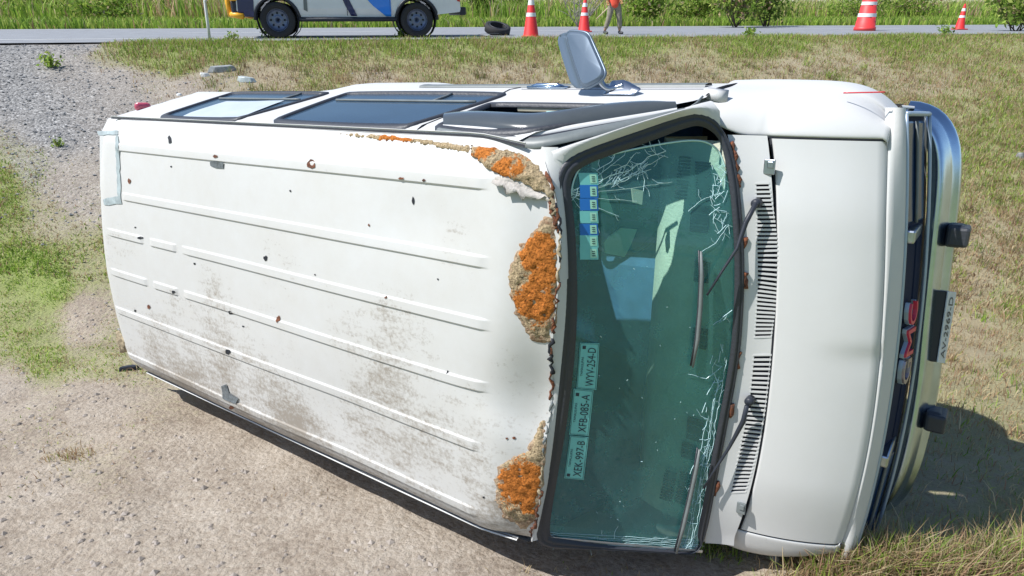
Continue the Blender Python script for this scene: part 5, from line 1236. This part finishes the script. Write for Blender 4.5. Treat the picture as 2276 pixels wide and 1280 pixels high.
for hx, hy, hz in HANDS:
    hp = [(hx, hy, hz), (hx + .0, hy - .03, hz - .05)]; he = [(0, 1)]; hr = [(.030, .020), (.040, .018)]
    for k, ln in enumerate((.060, .070, .066, .052)):
        o0 = -.03 + .02 * k; n0 = len(hp); hp += [(hx + o0, hy - .04, hz - .075), (hx + o0 * 1.1, hy - .065, hz - .075 - ln * .5), (hx + o0, hy - .05, hz - .075 - ln * .9)]; he += [(1, n0), (n0, n0 + 1), (n0 + 1, n0 + 2)]; hr += [.0095, .009, .008]
    n0 = len(hp); hp += [(hx - .045, hy - .035, hz - .03), (hx - .055, hy - .06, hz - .06)]; he += [(0, n0), (n0, n0 + 1)]; hr += [.011, .009]
    skin_body('hand', hp, he, hr, mat('work_glove', (.55, .30, .12), .7), PE, 1)
hdm = MB().lathe([(1.60, .108), (1.64, .104), (1.70, .085), (1.735, .05), (1.745, .001)], 'z', (0, -.02, 0), 20); hdm.lathe([(1.605, .108), (1.60, .15), (1.595, .108)], 'z', (0, -.04, 0), 20); hdm.build('cap', VEST, PE)
fc_ = MB(); fc_.hexa([(-.012, -.115, 1.55), (.012, -.115, 1.55), (.012, -.115, 1.60), (-.012, -.115, 1.60)], [(-.016, -.145, 1.55), (.016, -.145, 1.55), (.004, -.120, 1.60), (-.004, -.120, 1.60)]); fc_.build('nose', SKINM, PE)
for s in (-1, 1):
    MB().lathe([(-.012, .001), (0, .012), (.012, .001)], 'y', (s * .038, -.112, 1.605), 10).build('eye', DARK, PE); MB().lathe([(-.012, .001), (0, .028), (.012, .001)], 'x', (s * .10, -.02, 1.59), 10).build('ear', SKINM, PE)
MB().tube([(-.03, -.108, 1.52), (0, -.115, 1.517), (.03, -.108, 1.52)], .006, 6).build('mouth', mat('lips', (.3, .1, .08), .6), PE)
tool = MB(); tool.tube([(-.42, .12, .36), (-.15, .06, .62), (.12, -.02, .88), (.30, -.08, 1.05)], .016, 8); o = tool.build('tool_handle', mat('bare_wood', (.55, .44, .28), .7)); o.location = fpos + np.array([0, -.05, 0]); tag(o, 'pale wooden tool handle carried low by the walking person', 'tool handle')

# ------------------------------------------------------------------ litter on the bank
def lump(name, px, py, dims, m, label, cat, rz_=0.0):
    g = wground(px, py); r = random.Random(px); b0 = [(dims[0] * math.cos(t) * r.uniform(.7, 1.1), dims[1] * math.sin(t) * r.uniform(.7, 1.1), -.02) for t in np.linspace(0, 6.283, 9)[:-1]]
    t0 = [(a * .75, b_ * .75, dims[2] * r.uniform(.7, 1.2)) for a, b_, c_ in b0]; o = MB().hexa(b0, t0).build(name, m, smooth=False, bevel=.01); o.location = g; o.rotation_euler = (0, 0, rz_); return tag(o, label, cat)
CONC = mat('concrete_scrap', (.36, .38, .38), .9, noise_amt=.4, noise_scale=14)
lump('paper_scrap', 456, 169, (.09, .05, .05), mat('scrap_white', (.75, .76, .76), .6), 'crumpled white scrap lying on the bank left of the broken slab', 'litter', .2)
lump('broken_slab', 498, 158, (.26, .07, .09), CONC, 'grey broken slab sloping on the bank below the marker post', 'slab', .5)
lump('plastic_bag', 548, 180, (.16, .09, .07), mat('thin_plastic', (.50, .56, .56), .35, noise_amt=.3, noise_scale=20), 'pale crumpled plastic bag on the bank right of the slab', 'plastic bag')
lump('small_scrap', 398, 212, (.05, .03, .03), mat('scrap_white', (.75, .76, .76), .6), 'tiny white scrap on bare soil just behind the van roof', 'litter')
lump('plastic_shard', 285, 822, (.10, .03, .03), DARKPLASTIC, 'dark plastic shard on the ground under the rear corner of the van', 'debris', .3)
lump('stone', 2268, 350, (.10, .06, .08), GRAVM, 'dark stone half hidden in the grass at the far right', 'stone')

# ------------------------------------------------------------------ plants
LEAFM = grass_mat('leaf_blades'); BARK = mat('bark', (.13, .10, .07), .9, noise_amt=.4, noise_scale=20); BARE = mat('bare_twig', (.30, .27, .23), .9)
def leaves(name, C, size, green, parent, dark=1.0):
    n = len(C); a = RNG.normal(0, 1, (n, 3)); a /= np.linalg.norm(a, axis=1)[:, None]; b_ = RNG.normal(0, 1, (n, 3)); b_ -= a * (a * b_).sum(1)[:, None]; b_ /= np.linalg.norm(b_, axis=1)[:, None]
    s = size * RNG.uniform(.6, 1.4, n)[:, None]; V = np.stack([C - a * s, C + b_ * s * .45, C + a * s, C - b_ * s * .45], 1).reshape(-1, 3); F = (4 * np.arange(n)[:, None] + np.arange(4))
    o = fast_mesh(name, V, F, LEAFM, False); c = np.where((RNG.random(n) < green)[:, None], GRN[RNG.integers(0, 4, n)] * .85, DRY[RNG.integers(0, 4, n)] * .85) * dark * RNG.uniform(.6, 1.25, (n, 1))
    o.data.color_attributes.new('tint', 'FLOAT_COLOR', 'POINT').data.foreach_set('color', np.concatenate([np.repeat(c, 4, 0), np.ones((4 * n, 1))], 1).astype(np.float32).ravel()); o.parent = parent; return o
def bush(px, dist, w, h, label, n=900, green=.95, leaf=.07, bare=False, dark=1.0, name='bush', seed=0):
    d = wdir(px, 30); d = d / np.hypot(d[0], d[1]); x, y = d[0] * dist, d[1] * dist; z = float(ground_z(x, y)); e = empty(name, (x, y, z)); tag(e, label, 'bush', 'bushes beyond the road')
    r = random.Random(px + seed); st = MB(); tips = []
    for k in range(7 if not bare else 9):
        a = r.uniform(0, 6.28); R = r.uniform(.15, .5) * w; p = [np.array([r.uniform(-.1, .1), r.uniform(-.1, .1), -.05])]; tip = np.array([math.cos(a) * R, math.sin(a) * R * .7, h * r.uniform(.6, .98)])
        p += [p[0] + (tip - p[0]) * t + np.array([r.uniform(-.08, .08) * w, r.uniform(-.08, .08) * w, 0]) for t in (.35, .7)] + [tip]; st.tube(p, [.014 * h, .010 * h, .007 * h, .004], 5); tips.append(p)
        for _ in range(3 if not bare else 7):
            b0 = p[r.choice((1, 2))] + 0; q = b0 + np.array([r.uniform(-.3, .3) * w, r.uniform(-.2, .2) * w, r.uniform(.05, .35) * h]); st.tube([b0, (b0 + q) / 2 + [0, 0, .03], q], [.006 * h, .005 * h, .003], 4); tips.append([b0, b0, (b0 + q) / 2, q])
    st.build('stems', BARE if bare else BARK, e)
    if bare and n == 0: return e
    ks = []; 
    for p in tips:
        m = max(3, int(n / len(tips))); t = RNG.random(m)[:, None] * .75 + .25; base = p[1] + (p[-1] - p[1]) * t; ks.append(base + RNG.normal(0, 1, (m, 3)) * np.array([.11 * w, .09 * w, .08 * h]))
    C = np.concatenate(ks); C[:, 2] = np.abs(C[:, 2]) + .02; leaves('foliage', C, leaf, green, e, dark); return e
BSH = .8
BS = [(-120, 33, 3.2, 2.0, 'low green bush past the left end of the road verge'), (60, 36, 3.0, 1.9, 'pale green bush above the road at the far left'), (230, 31, 2.4, 1.5, 'rounded green bush between the far left and the marker post'), (330, 38, 3.2, 2.2, 'loose olive bush just left of the marker post'), (480, 40, 3.0, 2.2, 'bush standing behind the marker post'), (1060, 34, 2.2, 2.1, 'dark green bush above the tyre on the road'), (1140, 40, 2.6, 2.4, 'thin olive bush behind the cone beside the tyre'), (1440, 29, 1.8, 1.9, 'leafy bush just right of the walking person'), (1530, 32, 2.0, 1.9, 'loose stemmed bush between the person and the tall green bush'), (1640, 27, 2.4, 2.3, 'tall bright leaved bush left of the striped drum'), (1705, 29, 1.9, 2.4, 'dark leaved bush closest to the striped drum on its left'), (1900, 41, 4.0, 2.3, 'wide bush behind the striped drum'), (2020, 45, 3.6, 2.3, 'low far bush between the drum and the right cone'), (2270, 27, 1.6, 1.9, 'grey green bush at the right edge of the view'), (780, 36, 3.4, 2.4, 'bush hidden behind the pickup cabin'), (2420, 36, 3, 2.4, 'bush out past the right edge of the verge')]
for i, (px, d, w, h, lb) in enumerate(BS): bush(px, d, w * 1.15, h * BSH, lb, 1500 if px in (1640, 1705, 1440, 1530) else 1100, .95 if i % 3 else .8, .085, dark=.85 if px in (1705, 1060) else 1.1, seed=i)
bush(1290, 26, 1.9, 1.6, 'bare grey twiggy shrub behind the cone near the person', 0, 0, .05, True, name='bare_shrub')
def weed(px, py, h, label, n=140):
    g = wground(px, py); e = empty('weed_plant', g); tag(e, label, 'weed', 'leafy weeds along the road edge'); st = MB(); r = random.Random(px)
    for k in range(6):
        a = r.uniform(0, 6.28); st.tube([(0, 0, -.02), (math.cos(a) * h * .25, math.sin(a) * h * .25, h * .6), (math.cos(a) * h * .45, math.sin(a) * h * .45, h * r.uniform(.7, 1))], .006, 4)
    st.build('stems', mat('green_stem', (.16, .22, .06), .7), e); C = RNG.normal(0, 1, (n, 3)) * np.array([.32, .32, .28]) * h; C[:, 2] = np.abs(C[:, 2] + .4 * h); leaves('foliage', C, .16 * h, .98, e, 1.25)
for px, py, h, lb in ((600, 86, .26, 'bright leafy weed in front of the pickup front wheel'), (893, 86, .24, 'spiky green weed in front of the pickup rear wheel'), (1665, 84, .26, 'green weed on the road edge nearest the striped drum'), (2100, 78, .25, 'green weed on the road edge just left of the right cone'), (112, 148, .22, 'lone green weed on the gravel track at the left'), (518, 97, .2, 'low weed at the foot of the marker post'), (130, 325, .10, 'tiny green weed on the gravel left of the van')): weed(px, py, h, lb)

# ------------------------------------------------------------------ trees behind the photographer (seen mirrored in the glass and the bumper)
def tree(x, y, h, w, label, seed):
    z = float(ground_z(x, y)); e = empty('broadleaf_tree', (x, y, z)); tag(e, label, 'tree', 'trees behind the photographer'); r = random.Random(seed)
    MB().tube([(0, 0, -.1), (.05, .03, h * .25), (-.05, .0, h * .5), (.05, .05, h * .85)], [.05 * h, .038 * h, .026 * h, .008 * h], 8).build('trunk', BARK, e)
    C = []
    for k in range(26):
        a = r.uniform(0, 6.28); q = np.array([math.cos(a) * w * r.uniform(.1, .5), math.sin(a) * w * r.uniform(.1, .5), h * r.uniform(.35, 1.0)]); C.append(q + RNG.normal(0, 1, (110, 3)) * np.array([.11 * w, .11 * w, .07 * h]))
    leaves('crown', np.concatenate(C), .16, .98, e, .9)
for i, (x, y, h, w) in enumerate(((20, -15, 3.6, 5.0), (27, -11.0, 3.2, 4.6), (14.0, -20.0, 4.4, 5.0), (31.5, -3.0, 3.5, 4.0))): tree(x, y, h, w, ('dense tree nearest behind the photographer', 'rounded tree standing right of the nearest one', 'tallest tree farthest behind the photographer', 'tree at the far right beyond the nose of the van')[i], i)
